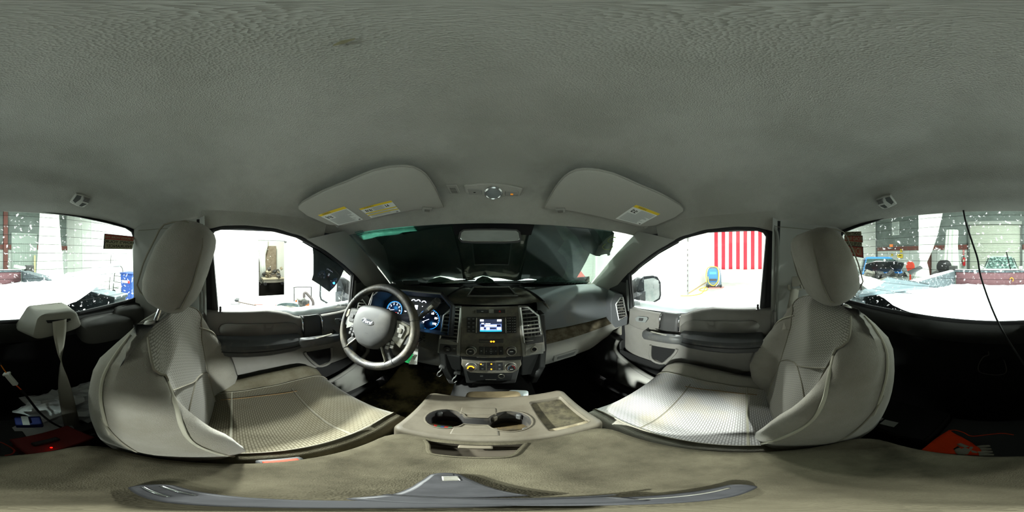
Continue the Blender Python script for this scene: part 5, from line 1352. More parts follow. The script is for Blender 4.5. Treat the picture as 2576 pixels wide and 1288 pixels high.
tube('inline_wire', cr([b, ony(2622, 974, -.465), ony(2629, 980, -.46)], 4), .0025, mat('orange_red_wire', (225, 80, 30), .5), cab, n=6)
tube('cable', cr([ony(2629, 980, -.46), ony(2650, 1006, -.45), ony(2680, 1042, -.435), ony(2715, 1068, -.42), ony(2755, 1084, -.41), ony(2800, 1100, -.41)], 6), .0042, m_wire, cab, n=8)

def crumple(nm, c, s, m, par, seed=1, amp=.18, sub=3, flat=True, freq=2.2):
    from mathutils import noise
    bm = bmesh.new(); bmesh.ops.create_icosphere(bm, subdivisions=sub, radius=1)
    for v in bm.verts:
        d = v.co.normalized(); k = 1+amp*noise.noise(d*freq+Vector((seed*7.1, 0, 0)))*2+amp*.6*noise.noise(d*freq*3+Vector((0, seed*3.3, 0)))
        q = d*k; v.co = Vector((q.x*s[0], q.y*s[1], q.z*s[2]))
        if flat and v.co.z < -s[2]*.6: v.co.z = -s[2]*.6
        v.co += Vector(c)
    me = bpy.data.meshes.new(nm); bm.to_mesh(me); bm.free(); me.materials.append(m)
    me.shade_smooth(); me.set_sharp_from_angle(angle=math.radians(28))
    o = bpy.data.objects.new(nm, me); link(o, par); return o
bag = T('plastic_bag', 'white crumpled plastic bag behind the driver seat', 'bag')
m_bag = mat('white_film', (222, 224, 226), .45, spec=.4, bump=.6, bscale=30)
crumple('bag_body', (-.30, -.555, -.835), (.15, .085, .11), m_bag, bag, 3, .3, 4)
crumple('bag_handle', (-.42, -.55, -.76), (.08, .04, .05), m_bag, bag, 5, .35, 3)
crumple('bag_rim', (-.20, -.50, -.93), (.10, .08, .04), m_bag, bag, 8, .3, 3)
crumple('bag_fold', (-.40, -.50, -.88), (.10, .07, .07), m_bag, bag, 9, .3, 3)
bx = T('blue_packet', 'dark blue packet showing inside the white plastic bag', 'packet')
box('packet', ony(72, 1062, -.43), (.075, .02, .06), mat('navy_print', (28, 38, 92), .5), bx, rot=(.5, .2, -.4), bevel=.004)
box('packet_label', ony(64, 1058, -.42), (.02, .004, .05), m_gprint, bx, rot=(.5, .2, -.4), bevel=.001)
rbx = T('red_toolbox', 'dark red tool case on the floor behind the console', 'tool case')
box('case', (-.17, -.34, -.95), (.17, .10, .26), mat('dark_red', (140, 36, 26), .5, spec=.4), rbx, rot=(0, 0, .15), bevel=.012)
box('case_lid', (-.17, -.34, -.815), (.178, .108, .02), mat('dark_red2', (120, 30, 24), .5, spec=.4), rbx, rot=(0, 0, .15), bevel=.006)
box('case_handle', (-.15, -.335, -.798), (.07, .02, .018), m_black, rbx, rot=(0, 0, .15), bevel=.005)
lathe('red_led', [(.003, 0), (.002, .002), (0, .0025)], onz(129, 1126, -.788), (0, 0, 1), mat('led_red', (255, 30, 20), .5, emit=5, ecol=(255, 20, 10)), rbx, n=10, cap=False)
rc_ = T('extension_lead', 'thin red lead curling on the floor behind the console', 'cord')
tube('cord', cr([onz(a, b, -.80) for a, b in [(2576, 1112), (10, 1116), (28, 1126), (36, 1134), (30, 1142), (12, 1146)]], 5), .0022, mat('cord_red', (170, 50, 30), .6), rc_, n=6)
rod = T('black_pry_bar', 'black rod lying behind the driver seat', 'rod')
tube('rod', [ony(156, 1108, -.37), ony(240, 1092, -.34)], .007, mat('rod_black', (60, 60, 60), .4), rod, n=10)
case = T('black_case', 'black case with pale label behind the passenger seat', 'case')
box('case', (.36, -.46, -.99), (.36, .22, .26), m_black, case, bevel=.02)
box('case_lid', (.36, -.46, -.862), (.35, .21, .012), m_rub, case, bevel=.005)
q = onz(2237, 1065, -.855); box('label', (q.x, q.y, -.8545), (.05, .035, .001), mat('pale_label', (176, 178, 174), .6), case, rot=(0, 0, .2), bevel=0)
q = onz(2210, 1053, -.855); box('label', (q.x, q.y, -.8545), (.03, .02, .001), mat('pale_label', (176, 178, 174), .6), case, rot=(0, 0, .2), bevel=0)
bin_ = T('black_storage_tray', 'black storage tray on the floor behind the console', 'tray')
box('tray_body', (.02, -.44, -1.02), (.30, .24, .20), m_rub, bin_, bevel=.02)
box('tray_rim', (.02, -.44, -.915), (.31, .25, .012), m_black, bin_, bevel=.004)
bin2 = T('black_crate', 'black crate under the white plastic bag', 'crate')
box('crate_body', (-.32, -.52, -1.04), (.28, .22, .18), m_rub, bin2, bevel=.02)
box('crate_rim', (-.32, -.52, -.948), (.29, .23, .012), m_black, bin2, bevel=.004)
ves = T('orange_vest', 'bright orange safety vest crumpled behind the console', 'vest')
m_or = mat('safety_orange', (255, 74, 18), .8, bump=.4, bscale=200)
g = []
op = [(2318, 1132), (2345, 1110), (2372, 1090), (2388, 1083), (2420, 1098), (2440, 1112), (2462, 1130), (2480, 1146), (2440, 1146), (2400, 1142), (2350, 1138)]
q = [onz(a, b, -.80) for a, b in op]
from mathutils import noise as _ns
patch('cloth', [(p.x, p.y) for p in q], [[tuple(onz(a, b, -.80))[:2] for a, b in [(2398, 1128), (2410, 1122), (2424, 1136), (2404, 1137)]]], lambda x, y: Vector((x, y, -.80+.03*_ns.noise(Vector((x*14, y*14, 1)))+.015*_ns.noise(Vector((x*40, y*40, 2))))), .015, m_or, ves, solid=.004)
tube('piping', cr([onz(a, b, -.785) for a, b in [(2386, 1084), (2402, 1082), (2424, 1088), (2444, 1097), (2480, 1094), (2520, 1090), (2550, 1094)]], 4), .002, MATS['safety_orange'], ves, n=6)
glv = T('work_glove', 'pale grey work glove beside the orange vest', 'glove')
m_gl = mat('glove_grey', (170, 166, 150), .85, bump=.3, bscale=200)
humpf('palm', onz(2440, 1134, -.80), (.030, .022, .012), m_gl, glv, (0, 0, .5), p=3)
for k in range(4):
    a = onz(2455+k*3, 1126+k*6, -.795); b = onz(2488+k*3, 1122+k*7.5, -.80)
    tube('finger', [a, a.lerp(b, .5)+Vector((0, 0, .004)), b], [.0085, .008, .006], m_gl, glv, n=8)
a = onz(2432, 1126, -.795); b = onz(2412, 1116, -.79); tube('thumb', [a, b], [.009, .006], m_gl, glv, n=8)

# ---- bumper-style stickers on the rear glass (read from outside)
m_tan = mat('sticker_tan', (172, 168, 138), .7); m_sred = mat('sticker_red', (168, 78, 66), .7); m_sdark = mat('sticker_dark', (70, 68, 70), .7)
def rsticker(nm, lab, corners, bands, lines, grp):
    """corners (x,z): seen from outside top-left, top-right, bottom-right, bottom-left; u to +x, v down"""
    st = T(nm, lab, 'sticker', grp); C = [Vector((p.x, p.z)) for p in corners]
    def S(off):
        F = RG(off)
        def s_(u, v): p = C[0].lerp(C[1], u).lerp(C[3].lerp(C[2], u), v); return F(p.x, p.y)
        return s_
    def quad(n_, u0, v0, u1, v1, m, off):
        F = S(off); g_ = [[F(lerp(u0, u1, i/8), v) for i in range(9)] for v in (v0, v1)]; return surf(n_, g_, m, st)
    for i, (u0, v0, u1, v1, m) in enumerate(bands): quad('panel', u0, v0, u1, v1, m, .0030+.0004*i)
    for (s, u, v, size, sx, m) in lines:
        F = S(.0062); text('lettering', s, None, 0, 0, size, m, st, S=lambda x, y: F(u+x, v-y), sx=sx, bold=.004)
    return st
c = [onrear(a, b, .004) for a, b in [(338, 595), (263, 587.5), (260, 626), (333, 627)]]
rsticker('insurance_sticker', 'mirrored rear glass sticker asking about your insurance, driver side', c,
         [(0, 0, 1, 1, m_sdark), (.0, .04, .97, .36, m_sred), (0, .36, .96, .98, m_tan)],
         [('MY BRAKES WORK FINE', .49, .22, .21, .47, m_tan), ("HOW'S YOUR", .48, .52, .27, .58, m_printk), ('INSURANCE?', .48, .81, .27, .56, m_printk)], 'rear glass stickers')
c = [onrear(a, b, .004) for a, b in [(2168, 582), (2124, 583), (2126, 641), (2171, 649)]]
rsticker('road_rage_sticker', 'mirrored road rage sticker on the rear glass, passenger side', c,
         [(.04, 0, .97, .17, m_tan), (-.03, .16, 1.02, .42, m_sdark), (0, .18, .99, .40, m_sred), (.02, .40, .97, .60, m_tan), (-.04, .57, 1.0, 1.0, m_sdark), (0, .60, .96, .97, m_sred)],
         [("I DON'T HAVE", .5, .09, .17, .88, m_printk), ('ROAD RAGE', .5, .29, .215, .86, m_tan), ("YOU'RE JUST AN", .5, .495, .17, .74, m_printk), ('IDIOT!', .5, .785, .38, .80, m_tan)], 'rear glass stickers')
# ================================================================== the workshop outside
G = -ZC
m_conc = mat('shop_concrete', (176, 178, 174), .45, spec=.4, col2=(146, 148, 144), nscale=.8, thr=(.4, .65))
m_wallw = mat('white_panel', (236, 237, 232), .6, spec=.2)
m_wallg = mat('grey_insulation', (124, 132, 128), .8, col2=(108, 116, 112), nscale=1.5)
m_ceilg = mat('shop_ceiling_grey', (176, 180, 178), .9)
m_rust = mat('red_oxide_steel', (112, 62, 56), .6, col2=(96, 70, 64), nscale=6)
m_rib = mat('wall_rib', (214, 217, 213), .6)
m_curt = mat('curtain_vinyl', (204, 208, 200), .5, spec=.3)
m_curt.node_tree.nodes['Principled BSDF'].inputs['Transmission Weight'].default_value = 0
fl_ = box('floor', (-.5, -1.5, G-.05), (22.5, 20, .1), m_conc, bevel=0); tag(fl_, 'pale wet concrete workshop floor', 'floor', kind='structure')
sc_ = box('shop_ceiling', (-.5, -1.5, 3.85), (22.5, 20, .1), m_ceilg, bevel=0); tag(sc_, 'grey workshop ceiling above the trucks', 'ceiling', kind='structure')
# left wall with doorway
wl = T('wall_left', 'bright white steel workshop wall with an open doorway beyond the driver door', 'wall', kind='structure')
patch('sheeting', [(-11, G), (8.5, G), (8.5, 3.8), (-11, 3.8)], [[(1.04, G+.001), (2.16, G+.001), (2.16, .617), (1.04, .617)]], lambda y, z: Vector((-6.7, y, z)), 1.0, m_wallw, wl)
for k in range(20):
    y = -10.8+k*.95
    if .9 < y < 2.3: continue
    box('rib', (-6.685, y, 1.05), (.03, .05, 5.5), m_rib, wl, bevel=.008)
tube('door_trim', [(-6.68, 1.0, G), (-6.68, 1.0, .66), (-6.68, 2.2, .66), (-6.68, 2.2, G)], .05, mat('door_trim_white', (170, 172, 170), .6), wl, n=4)
box('door_closer', (-6.62, 2.2, .60), (.06, .10, .06), m_black, wl)
# room behind the doorway
wb2 = box('wall_behind_doorway', (-10.6, 1.6, 1.0), (.1, 8, 5.4), mat('far_room_wall', (200, 200, 190), .8), bevel=0); tag(wb2, 'pale wall of the room seen through the left doorway', 'wall', kind='structure')
rfl = box('floor_behind_doorway', (-8.7, 1.6, G-.03), (4, 8, .06), mat('far_room_floor', (196, 196, 188), .7), bevel=0); tag(rfl, 'grey floor of the room seen through the left doorway', 'floor', kind='structure')
for sgn, nm in ((-1, 'wall_side_room_near'), (1, 'wall_side_room_far')):
    o = box(nm, (-8.7, 1.6+sgn*3.2, 1.0), (4, .1, 5.4), MATS['far_room_wall'], bevel=0); tag(o, 'side wall of the room through the doorway, %s end' % ('rear' if sgn < 0 else 'front'), 'wall', kind='structure')
bo = T('brown_board', 'tall brown board leaning in the room behind the doorway', 'board')
box('board', (-10.3, 2.35, -.525), (.06, .85, 2.35), mat('brown_board', (126, 114, 96), .8, col2=(110, 98, 80), nscale=6), bo, bevel=.01)
for k in range(7): box('scuff', (-10.262, 2.2+.2*sin(k*2.1), -.9+k*.22), (.004, .06, .05), MATS['far_room_wall'], bo, rot=(k*.7, 0, 0), bevel=0)
def curtain(nm, lab, c, zs, mt, folds=9, asp=.55, seed=0, grp='tied back curtains'):
    ct = T(nm, lab, 'curtain', grp); rings = []; n = folds*8
    for z, r, dx in zs:
        ring = []
        for k in range(n):
            t = 2*PI*k/n; rr = r*(1+.13*sin(folds*t+seed+z*.4)); ring.append(Vector((c[0]+dx*cos(c[2])+rr*cos(t)*cos(c[2])-asp*rr*sin(t)*sin(c[2]), c[1]+dx*sin(c[2])+rr*cos(t)*sin(c[2])+asp*rr*sin(t)*cos(c[2]), z)))
        rings.append(ring)
    loft('cloth', rings, mt, ct, ang=180); return ct
curtain('curtain', 'white curtain hanging in the room behind the doorway', (-9.95, 1.75, PI/2), [(1.6, .36, 0), (.6, .34, 0), (.1, .22, 0), (-.4, .16, .05), (G, .20, .12)], m_curt, seed=2)
def clutter(nm, lab, cat, c, s, cols, n, seed, grp=None):
    t = T(nm, lab, cat, grp); r = random.Random(seed)
    for k in range(n):
        p = Vector((c[0]+r.uniform(-1, 1)*s[0], c[1]+r.uniform(-1, 1)*s[1], c[2]+abs(r.gauss(0, .5))*s[2])); q = r.random(); m = mat('clut_%s_%d' % (nm, k % len(cols)), cols[k % len(cols)], .6)
        sz = r.uniform(.12, .28)*s[1]*1.6
        if q < .4: lathe('part', [(sz*.4, 0), (sz*.5, sz*.1), (sz*.5, sz*.7), (sz*.3, sz*.9)], p, (r.uniform(-1, 1), r.uniform(-1, 1), .4), m, t, n=14)
        else: box('part', p, (sz, sz*r.uniform(.4, 1), sz*r.uniform(.3, .9)), m, t, rot=(r.random(), r.random(), r.random()), bevel=sz*.08)
    return t
e1 = clutter('engine_parts_pile', 'heap of engine parts on a trolley behind the doorway', 'engine parts', (-9.3, 2.3, -1.2), (.25, .5, .4), [(70, 66, 58), (120, 110, 90), (46, 44, 40), (150, 140, 116), (90, 86, 80)], 26, 4)
box('trolley_deck', (-9.3, 2.3, -1.32), (.6, 1.3, .10), mat('deck_tan', (170, 160, 136), .7), e1, bevel=.02)
box('trolley_base', (-9.3, 2.3, -1.45), (.55, 1.2, .2), mat('trolley_grey', (120, 116, 104), .6), e1, bevel=.02)
for y in (1.8, 2.8): lathe('wheel', [(.08, -.04), (.1, -.03), (.1, .03), (.08, .04)], (-9.05, y, G+.1), (1, 0, 0), m_rub, e1, n=20)
e2 = clutter('dark_shelf_stack', 'dark stack of machine parts at the doorway edge', 'machine', (-8.3, 1.28, -1.5), (.1, .16, .9), [(50, 48, 44), (80, 74, 62), (32, 32, 32)], 12, 9)
box('post', (-8.3, 1.24, -1.0), (.12, .14, 1.35), m_rub, e2, bevel=.02)
# things on the floor left of the truck
def gp(px, py): return onz(px, py, G)
tub = T('round_tub', 'round grey tub full of debris on the floor outside the driver window', 'tub')
c = gp(724, 787)
m_tub = mat('tub_grey', (86, 100, 100), .5, col2=(70, 84, 84), nscale=4)
lathe('tub_body', [(.27, .0), (.30, .03), (.315, .20), (.335, .205), (.335, .225), (.31, .225), (.295, .06), (0, .06)], c, (0, 0, 1), m_tub, tub, n=40, cap=False)
for k in range(8): t = 2*PI*k/8; box('tub_rib', c+Vector((.312*cos(t), .312*sin(t), .1)), (.02, .07, .17), m_tub, tub, rot=(0, 0, t), bevel=.004)
crumple('debris', c+Vector((0, 0, .12)), (.25, .25, .05), mat('debris_tan', (100, 98, 84), .9, col2=(66, 70, 66), nscale=12), tub, 4, .3, 4, flat=False, freq=4)
cart = T('wheeled_engine_machine', 'small wheeled engine machine with orange guard and grey hose beyond the driver window', 'machine')
c = gp(766, 778)
ux = Vector((c.y, -c.x, 0)).normalized(); uy = Vector((c.x, c.y, 0)).normalized(); fM = Fr(c, ux, (0, 0, 1))
def cp(px, py, dd=0): 
    d = hypot(c.x, c.y)+dd; r = ray(px, py); return r*(d/hypot(r.x, r.y))
tube('handle_frame', cr([cp(740, 758), cp(740, 728), cp(742, 723), cp(780, 722.5), cp(783, 726), cp(783, 756)], 4), .014, mat('frame_dark', (34, 35, 35), .5), cart, n=8)
box('engine_block', cp(764, 762), (.28, .26, .2), mat('engine_grey', (92, 92, 88), .5, col2=(56, 56, 54), nscale=14), cart, rot=(0, 0, .3), bevel=.03)
lathe('flywheel', [(.09, 0), (.09, .05), (.05, .06), (.04, .03), (0, .03)], cp(767, 761, -.2), (-c.x, -c.y, 0), m_black, cart, n=24)
box('fuel_tank', cp(757, 752), (.22, .2, .09), mat('tank_grey', (124, 124, 120), .4), cart, rot=(0, 0, .3), bevel=.03)
box('orange_guard', cp(773, 770, -.2), (.03, .14, .12), mat('guard_orange', (220, 90, 24), .5), cart, rot=(0, 0, .5), bevel=.01)
box('orange_cap', cp(745, 757), (.05, .05, .06), MATS['guard_orange'], cart, bevel=.01)
tube('hose', cr([cp(765, 748), cp(765, 739), cp(769, 736), cp(776, 743), cp(784, 752), cp(788, 762), cp(786, 772), cp(780, 778)], 6), .042, mat('hose_grey', (84, 78, 77), .5), cart, n=12)
box('deck', cp(762, 775), (.5, .35, .05), mat('deck_grey', (70, 74, 73), .5), cart, rot=(0, 0, .3), bevel=.01)
for px in (748, 776): lathe('wheel', [(.05, -.025), (.065, -.02), (.065, .02), (.05, .025)], cp(px, 777, -.1)+Vector((0, 0, .02)), (-c.y, c.x, 0), m_rub, cart, n=18)
sh = T('snow_shovel', 'grey shovel lying on the white floor outside the driver window', 'shovel')
a, b = gp(608, 766), gp(662, 774)
tube('handle', [gp(600, 765)+Vector((0, 0, .08)), b+Vector((0, 0, .03))], .018, mat('handle_dark', (70, 58, 50), .6), sh, n=8)
prism('blade', [gp(580, 766), gp(592, 767), gp(606, 764), gp(600, 757), gp(592, 758)], (0, 0, .03), mat('blade_grey', (120, 122, 122), .4), sh, bevel=.005)
prism('blade_back', [p+Vector((0, 0, .06)) for p in (gp(590, 761), gp(600, 762), gp(602, 757), gp(594, 756))], (0, 0, .05), mat('blade_dark', (56, 59, 61), .5), sh, bevel=.005)
rd = T('red_rod', 'thin red rod lying on the floor between shovel and tub', 'rod')
tube('rod', [gp(640, 767)+Vector((0, 0, .02)), gp(697, 769)+Vector((0, 0, .02))], .012, mat('rod_red', (190, 80, 70), .6), rd, n=8)
dm = T('floor_drain_mat', 'flat grey mat on the floor just outside the driver door', 'mat')
patch('mat', [tuple(gp(a, b))[:2] for a, b in [(562, 779), (585, 774), (610, 774), (635, 778), (610, 782), (580, 782)]], [], lambda x, y: Vector((x, y, G+.008)), .1, mat('mat_grey', (96, 104, 101), .6), dm, solid=.012)

# ---- right side: partition, flag wall
wpn = T('wall_right', 'white workshop wall and partition corner beyond the passenger window', 'wall', kind='structure')
box('flag_wall', (10.55, -3.6, 1.05), (.1, 14.4, 5.5), m_wallw, wpn, bevel=0)
for k in range(26): box('rib', (10.49, 2.2-k*.36, .2), (.03, .05, 3.8), m_rib, wpn, bevel=.01)
box('base_board', (10.47, -3.6, G+.2), (.04, 14, .42), m_wallw, wpn, bevel=.005)
box('partition', (8.55, 2.52, 1.05), (4.0, .1, 5.5), m_wallw, wpn, bevel=0)
box('partition_skirting', (8.55, 2.46, G+.03), (4.0, .02, .06), mat('skirting_tan', (190, 170, 130), .7), wpn, bevel=0)
box('side_wall', (6.62, 5.5, 1.05), (.1, 6, 5.5), m_wallw, wpn, bevel=0)
dfm = T('door_2_post', 'white door edge with dark strike slots at the end of the partition', 'door post', kind='structure'); dfm.name = 'trim_5'
box('post', (6.56, 2.47, -.46), (.22, .12, 2.48), mat('post_white', (158, 162, 160), .5), dfm, bevel=.01)
box('post_head', (6.56, 2.42, .80), (.34, .2, .08), mat('post_white', (158, 162, 160), .5), dfm, bevel=.01)
for k in range(9): box('strike_slot', (6.50, 2.405, -1.5+k*.22), (.05, .012, .11 if k % 2 else .06), mat('slot_brown_grey', (62, 54, 50), .7), dfm, bevel=.003)
flag = T('striped_flag', 'large flag hung upright with vertical red and white stripes', 'flag')
for k in range(13):
    y0 = 2.0-k*.235; m = mat('flag_red', (190, 52, 66), .85) if k % 2 == 0 else mat('flag_white', (242, 242, 240), .85)
    g = [[Vector((10.40+.02*sin(5*y_+1.3*z_), y_, z_)) for y_ in [y0-.235*i/3 for i in range(4)]] for z_ in [-.85+.012*sin(k*2.2)+(3.55)*j/14 for j in range(15)]]
    surf('stripe', g, m, flag, solid=.006)
tube('hanging_rod', [(10.42, 2.1, 2.72), (10.42, -1.15, 2.72)], .025, m_satin, flag, n=8)
wel = T('blue_washer_unit', 'blue machine cabinet with coiled yellow hose in front of the flag', 'machine')
c = gp(1796, 723); d0 = hypot(c.x, c.y)
def wp_(px, py, dd=0): r = ray(px, py); return r*((d0+dd)/hypot(r.x, r.y))
uu_ = Vector((c.y, -c.x, 0)).normalized(); fW = Fr(c, uu_, (0, 0, 1))
fprism('shell', fW, [(-.36, .05), (-.37, .75), (-.32, .95), (-.22, 1.08), (.18, 1.1), (.32, 1.0), (.40, .6), (.40, .05)], -.45, 0, mat('unit_grey', (96, 116, 128), .5), wel, bevel=.05, seg=3)
fprism('blue_front', fW, [(-.30, .30), (-.32, .85), (-.24, 1.02), (.12, 1.02), (.2, .9), (.2, .30)], -.01, .03, mat('unit_blue', (52, 110, 170), .4), wel, bevel=.03)
fbox('front_grille', fW, -.05, .42, .4, .12, .02, .05, m_black, wel, bevel=.01)
fbox('front_panel', fW, -.05, .78, .36, .14, .02, .04, mat('unit_blue2', (70, 136, 196), .4), wel, bevel=.01)
fbox('chassis', fW, 0, .08, .85, .12, -.4, .06, m_black, wel, bevel=.02)
for u in (-.3, .36): lathe('wheel', [(.06, -.03), (.08, -.02), (.08, .02), (.06, .03)], fW.p(u, .06, .08), fW.x, m_rub, wel, n=18)
m_yh = mat('hose_yellow', (224, 196, 60), .5)
tube('yellow_hose', cr([fW.p(-.38, .3, .08), fW.p(-.42, .7, .08), fW.p(-.3, 1.08, .06), fW.p(.1, 1.12, .06), fW.p(.24, .9, .08), fW.p(.22, .4, .09), fW.p(0, .12, .1), fW.p(-.25, .25, .1), fW.p(-.32, .6, .09)], 8), .022, m_yh, wel, n=8)
tube('white_hose', cr([fW.p(.22, 1.05, .05), fW.p(.3, .8, .07), fW.p(.26, .3, .09), fW.p(.1, .08, .1)], 6), .02, mat('hose_white', (230, 230, 220), .5), wel, n=8)
yc = T('yellow_hose_on_floor', 'thin yellow hose looping over the floor beside the blue machine', 'hose')
tube('hose', cr([gp(a, b)+Vector((0, 0, .02)) for a, b in [(1782, 722), (1772, 724), (1762, 727), (1760, 731), (1772, 733), (1780, 728), (1775, 722), (1768, 736), (1755, 742), (1735, 745), (1712, 745)]], 6), .016, m_yh, yc, n=6)
rg = T('red_grey_rag', 'reddish mat under the blue machine', 'mat')
patch('mat', [tuple(gp(a, b))[:2] for a, b in [(1778, 724), (1790, 728), (1815, 726), (1822, 722), (1800, 719)]], [], lambda x, y: Vector((x, y, G+.006)), .2, mat('mat_red', (186, 130, 124), .7), rg, solid=.01)

# ---- front: wall, ribbed door and a red jib seen under the windshield cover
wf_ = T('wall_front', 'white workshop front wall with a ribbed shutter ahead of the truck', 'wall', kind='structure')
box('sheeting', (-.5, 8.5, 1.05), (14.4, .1, 5.5), m_wallw, wf_, bevel=0)
vs_, fs = [], []
for k in range(60):
    z = G+.07*k; b = len(vs_); vs_ += [(4.2, 8.42, z), (6.4, 8.42, z), (6.4, 8.40, z+.045), (4.2, 8.40, z+.045)]; fs.append((b, b+1, b+2, b+3))
o = mesh('shutter_ribs', vs_, fs, m_rib, wf_, smooth=False, fix=False); o['kind'] = 'stuff'
rj = T('red_steel_jib', 'red slanted steel plate outside below the windshield cover', 'machine')
q = [ony(a, b, 2.3) for a, b in [(1447, 688), (1458, 677), (1481, 707), (1477, 711), (1462, 704), (1450, 700)]]
prism('plate', q, (.02, .05, 0), mat('jib_red', (196, 92, 84), .6, col2=(220, 160, 152), nscale=16, thr=(.55, .7)), rj, bevel=.006)
tube('strut', [ony(1445, 700, 2.32), ony(1453, 707, 2.30)], .012, m_black, rj, n=8)
tube('post', [ony(1452, 690, 2.34), Vector((ony(1452, 690, 2.34).x, 2.34, G))], .03, mat('jib_red', (196, 92, 84), .6), rj, n=8)

# ---- back wall with shutter, girts, columns
bw = T('wall_back', 'grey workshop back wall with white lower panels and red steel girt', 'wall', kind='structure')
box('upper_sheeting', (-.5, -11.05, 1.05), (22.5, .1, 5.5), m_wallg, bw, bevel=0)
def bk_(px, py, y=-10.95): return ony(px, py, y)
z_g = bk_(2500, 621).z
x0 = bk_(2440, 600).x; x1 = bk_(2566, 600).x
for (a, b) in ((10.4, x0+.15), (x1-.15, -6.7)):
    L = abs(a-b); n = max(1, int(L/1.15))
    for k in range(n):
        xx = lerp(a, b, (k+.5)/n); box('lower_panel', (xx, -10.98, (z_g-.15+G)/2), (L/n-.02, .03, z_g-.15-G), mat('wainscot_white', (186, 192, 187), .6), bw, bevel=.005)
    box('girt', ((a+b)/2, -10.93, z_g), (L, .1, .32), m_rust, bw, bevel=.01)
for px in (2336, 2590):
    p = bk_(px, 620, -10.7); box('column', (p.x, -10.75, 1.05), (.28, .3, 5.5), m_rust, bw, bevel=.01)
sd = T('roll_up_door', 'wide ribbed grey roll-up shutter behind the silver car', 'shutter door', kind='structure')
sd['kind'] = 'thing'
zt = bk_(2500, 566).z; vs_, fs = [], []
n = int((zt-G)/.06)
for k in range(n):
    z = G+(zt-G)*k/n; h = (zt-G)/n; b = len(vs_)
    for zz, yy in ((z, -10.86), (z+h*.35, -10.83), (z+h*.7, -10.83), (z+h, -10.86)): vs_ += [(x0, yy, zz), (x1, yy, zz)]
    fs += [(b+2*i, b+2*i+1, b+2*i+3, b+2*i+2) for i in range(3)]
o = mesh('ribbed_curtain', vs_, fs, mat('shutter_grey', (186, 190, 178), .6), sd, smooth=False, fix=False); o['kind'] = 'stuff'
for xx in (x0+.04, x1-.04): box('guide_rail', (xx, -10.82, (zt+G)/2), (.12, .12, zt-G), mat('rail_dark', (92, 96, 92), .5), sd, bevel=.01)
box('head_box', ((x0+x1)/2, -10.8, zt+.12), (abs(x1-x0)+.2, .2, .24), mat('head_grey', (150, 154, 148), .6), sd, bevel=.02)
ex = T('fire_extinguisher', 'red fire extinguisher on the white back wall left of the shutter', 'fire extinguisher')
p = bk_(2425, 658, -10.85)
lathe('cylinder', [(.09, -.28), (.1, -.26), (.1, .18), (.07, .26), (.03, .29)], p, (0, 0, 1), mat('ext_red', (196, 50, 56), .35), ex, n=20)
lathe('valve', [(.03, .28), (.035, .36), (.02, .40)], p, (0, 0, 1), m_black, ex, n=12)
box('label', p+Vector((0, .098, .06)), (.1, .01, .16), mat('ext_label', (210, 216, 190), .6), ex, bevel=.005)
tube('hose', cr([p+Vector((.03, 0, .38)), p+Vector((.13, .03, .34)), p+Vector((.14, .05, 0)), p+Vector((.12, .05, -.15))], 5), .015, m_black, ex, n=6)
sg = T('extinguisher_sign', 'narrow red sign on the back wall above the fire extinguisher', 'sign')
p = bk_(2424, 633, -10.93); box('plate', p, (.1, .02, .5), mat('sign_red', (206, 70, 76), .5), sg, bevel=.004)
for k in range(4): box('sign_mark', p+Vector((0, .012, .16-.1*k)), (.05, .004, .05), m_print, sg, bevel=0)
for (px, py, w_, h_, lab) in ((2264, 644, .55, .32, 'widest yellow notice on the back wall above the damaged car'), (2244, 641, .2, .18, 'small yellow notice left of the widest one on the back wall'), (2267, 631, .2, .25, 'upright yellow notice above the widest one on the back wall')):
    ys_ = T('yellow_notice', lab, 'sign', 'yellow wall notices'); p = bk_(px, py, -10.85)
    box('board', p, (w_, .03, h_), mat('notice_yellow', (214, 186, 60), .6), ys_, bevel=.01); box('notice_text', p+Vector((0, .018, .02)), (w_*.6, .004, h_*.2), m_printk, ys_, bevel=0)
es = T('exit_sign_box', 'small orange lit sign box high on the back wall over the door', 'sign')
p = bk_(2242, 618, -10.88); box('box', p, (.32, .08, .2), mat('exit_orange', (250, 140, 80), .5, emit=.8, ecol=(255, 120, 60)), es, bevel=.01); box('bracket', p+Vector((0, .02, -.2)), (.5, .05, .16), mat('rail_dark', (92, 96, 92), .5), es, bevel=.01)
vn = T('wall_vent', 'white louvred vent high on the back wall beyond the blue car', 'vent')
p = bk_(2253, 575, -10.93); box('frame', p, (.78, .06, 1.15), mat('vent_white', (206, 212, 208), .6), vn, bevel=.02)
for k in range(9): box('louvre', p+Vector((0, .05, -.46+k*.115)), (.68, .04, .04), mat('vent_shade', (150, 156, 152), .6), vn, rot=(.5, 0, 0), bevel=.006)
# tied curtains between the bays
def cpt(px, d): r = ray(px, 644); return (r.x*d, r.y*d)
a = cpt(2330, 7.6); curtain('curtain', 'tall white vinyl curtain tied at mid height between the two cars', (a[0], a[1], .45), [(2.6, .55, -.25), (1.9, .50, -.2), (1.0, .40, -.1), (.3, .30, .02), (-.25, .16, .12), (-.32, .15, .12), (-.6, .24, .14), (-1.1, .36, .2), (G, .44, .25)], m_curt, 11, seed=1)
a = cpt(2393, 9.6); curtain('curtain', 'narrow white vinyl curtain hanging beside the fire extinguisher', (a[0], a[1], .2), [(1.55, .32, -.05), (1.45, .34, -.05), (.6, .35, 0), (-.4, .44, .02), (G, .52, .02)], m_curt, 9, seed=3)
a = cpt(2576+124, 6.6); curtain('curtain', 'wide white vinyl curtain hanging beside the white left wall', (a[0], a[1], -.45), [(2.6, .34, .02), (1.9, .36, 0), (.9, .40, -.01), (0, .46, -.02), (-.8, .52, -.02), (G, .56, -.02)], m_curt, 8, seed=4)
dw = T('door_3', 'pale grey ribbed sliding door standing left on the back wall', 'door', kind='structure')
xa, xb = bk_(2576+28, 620).x, bk_(2576+92, 620).x
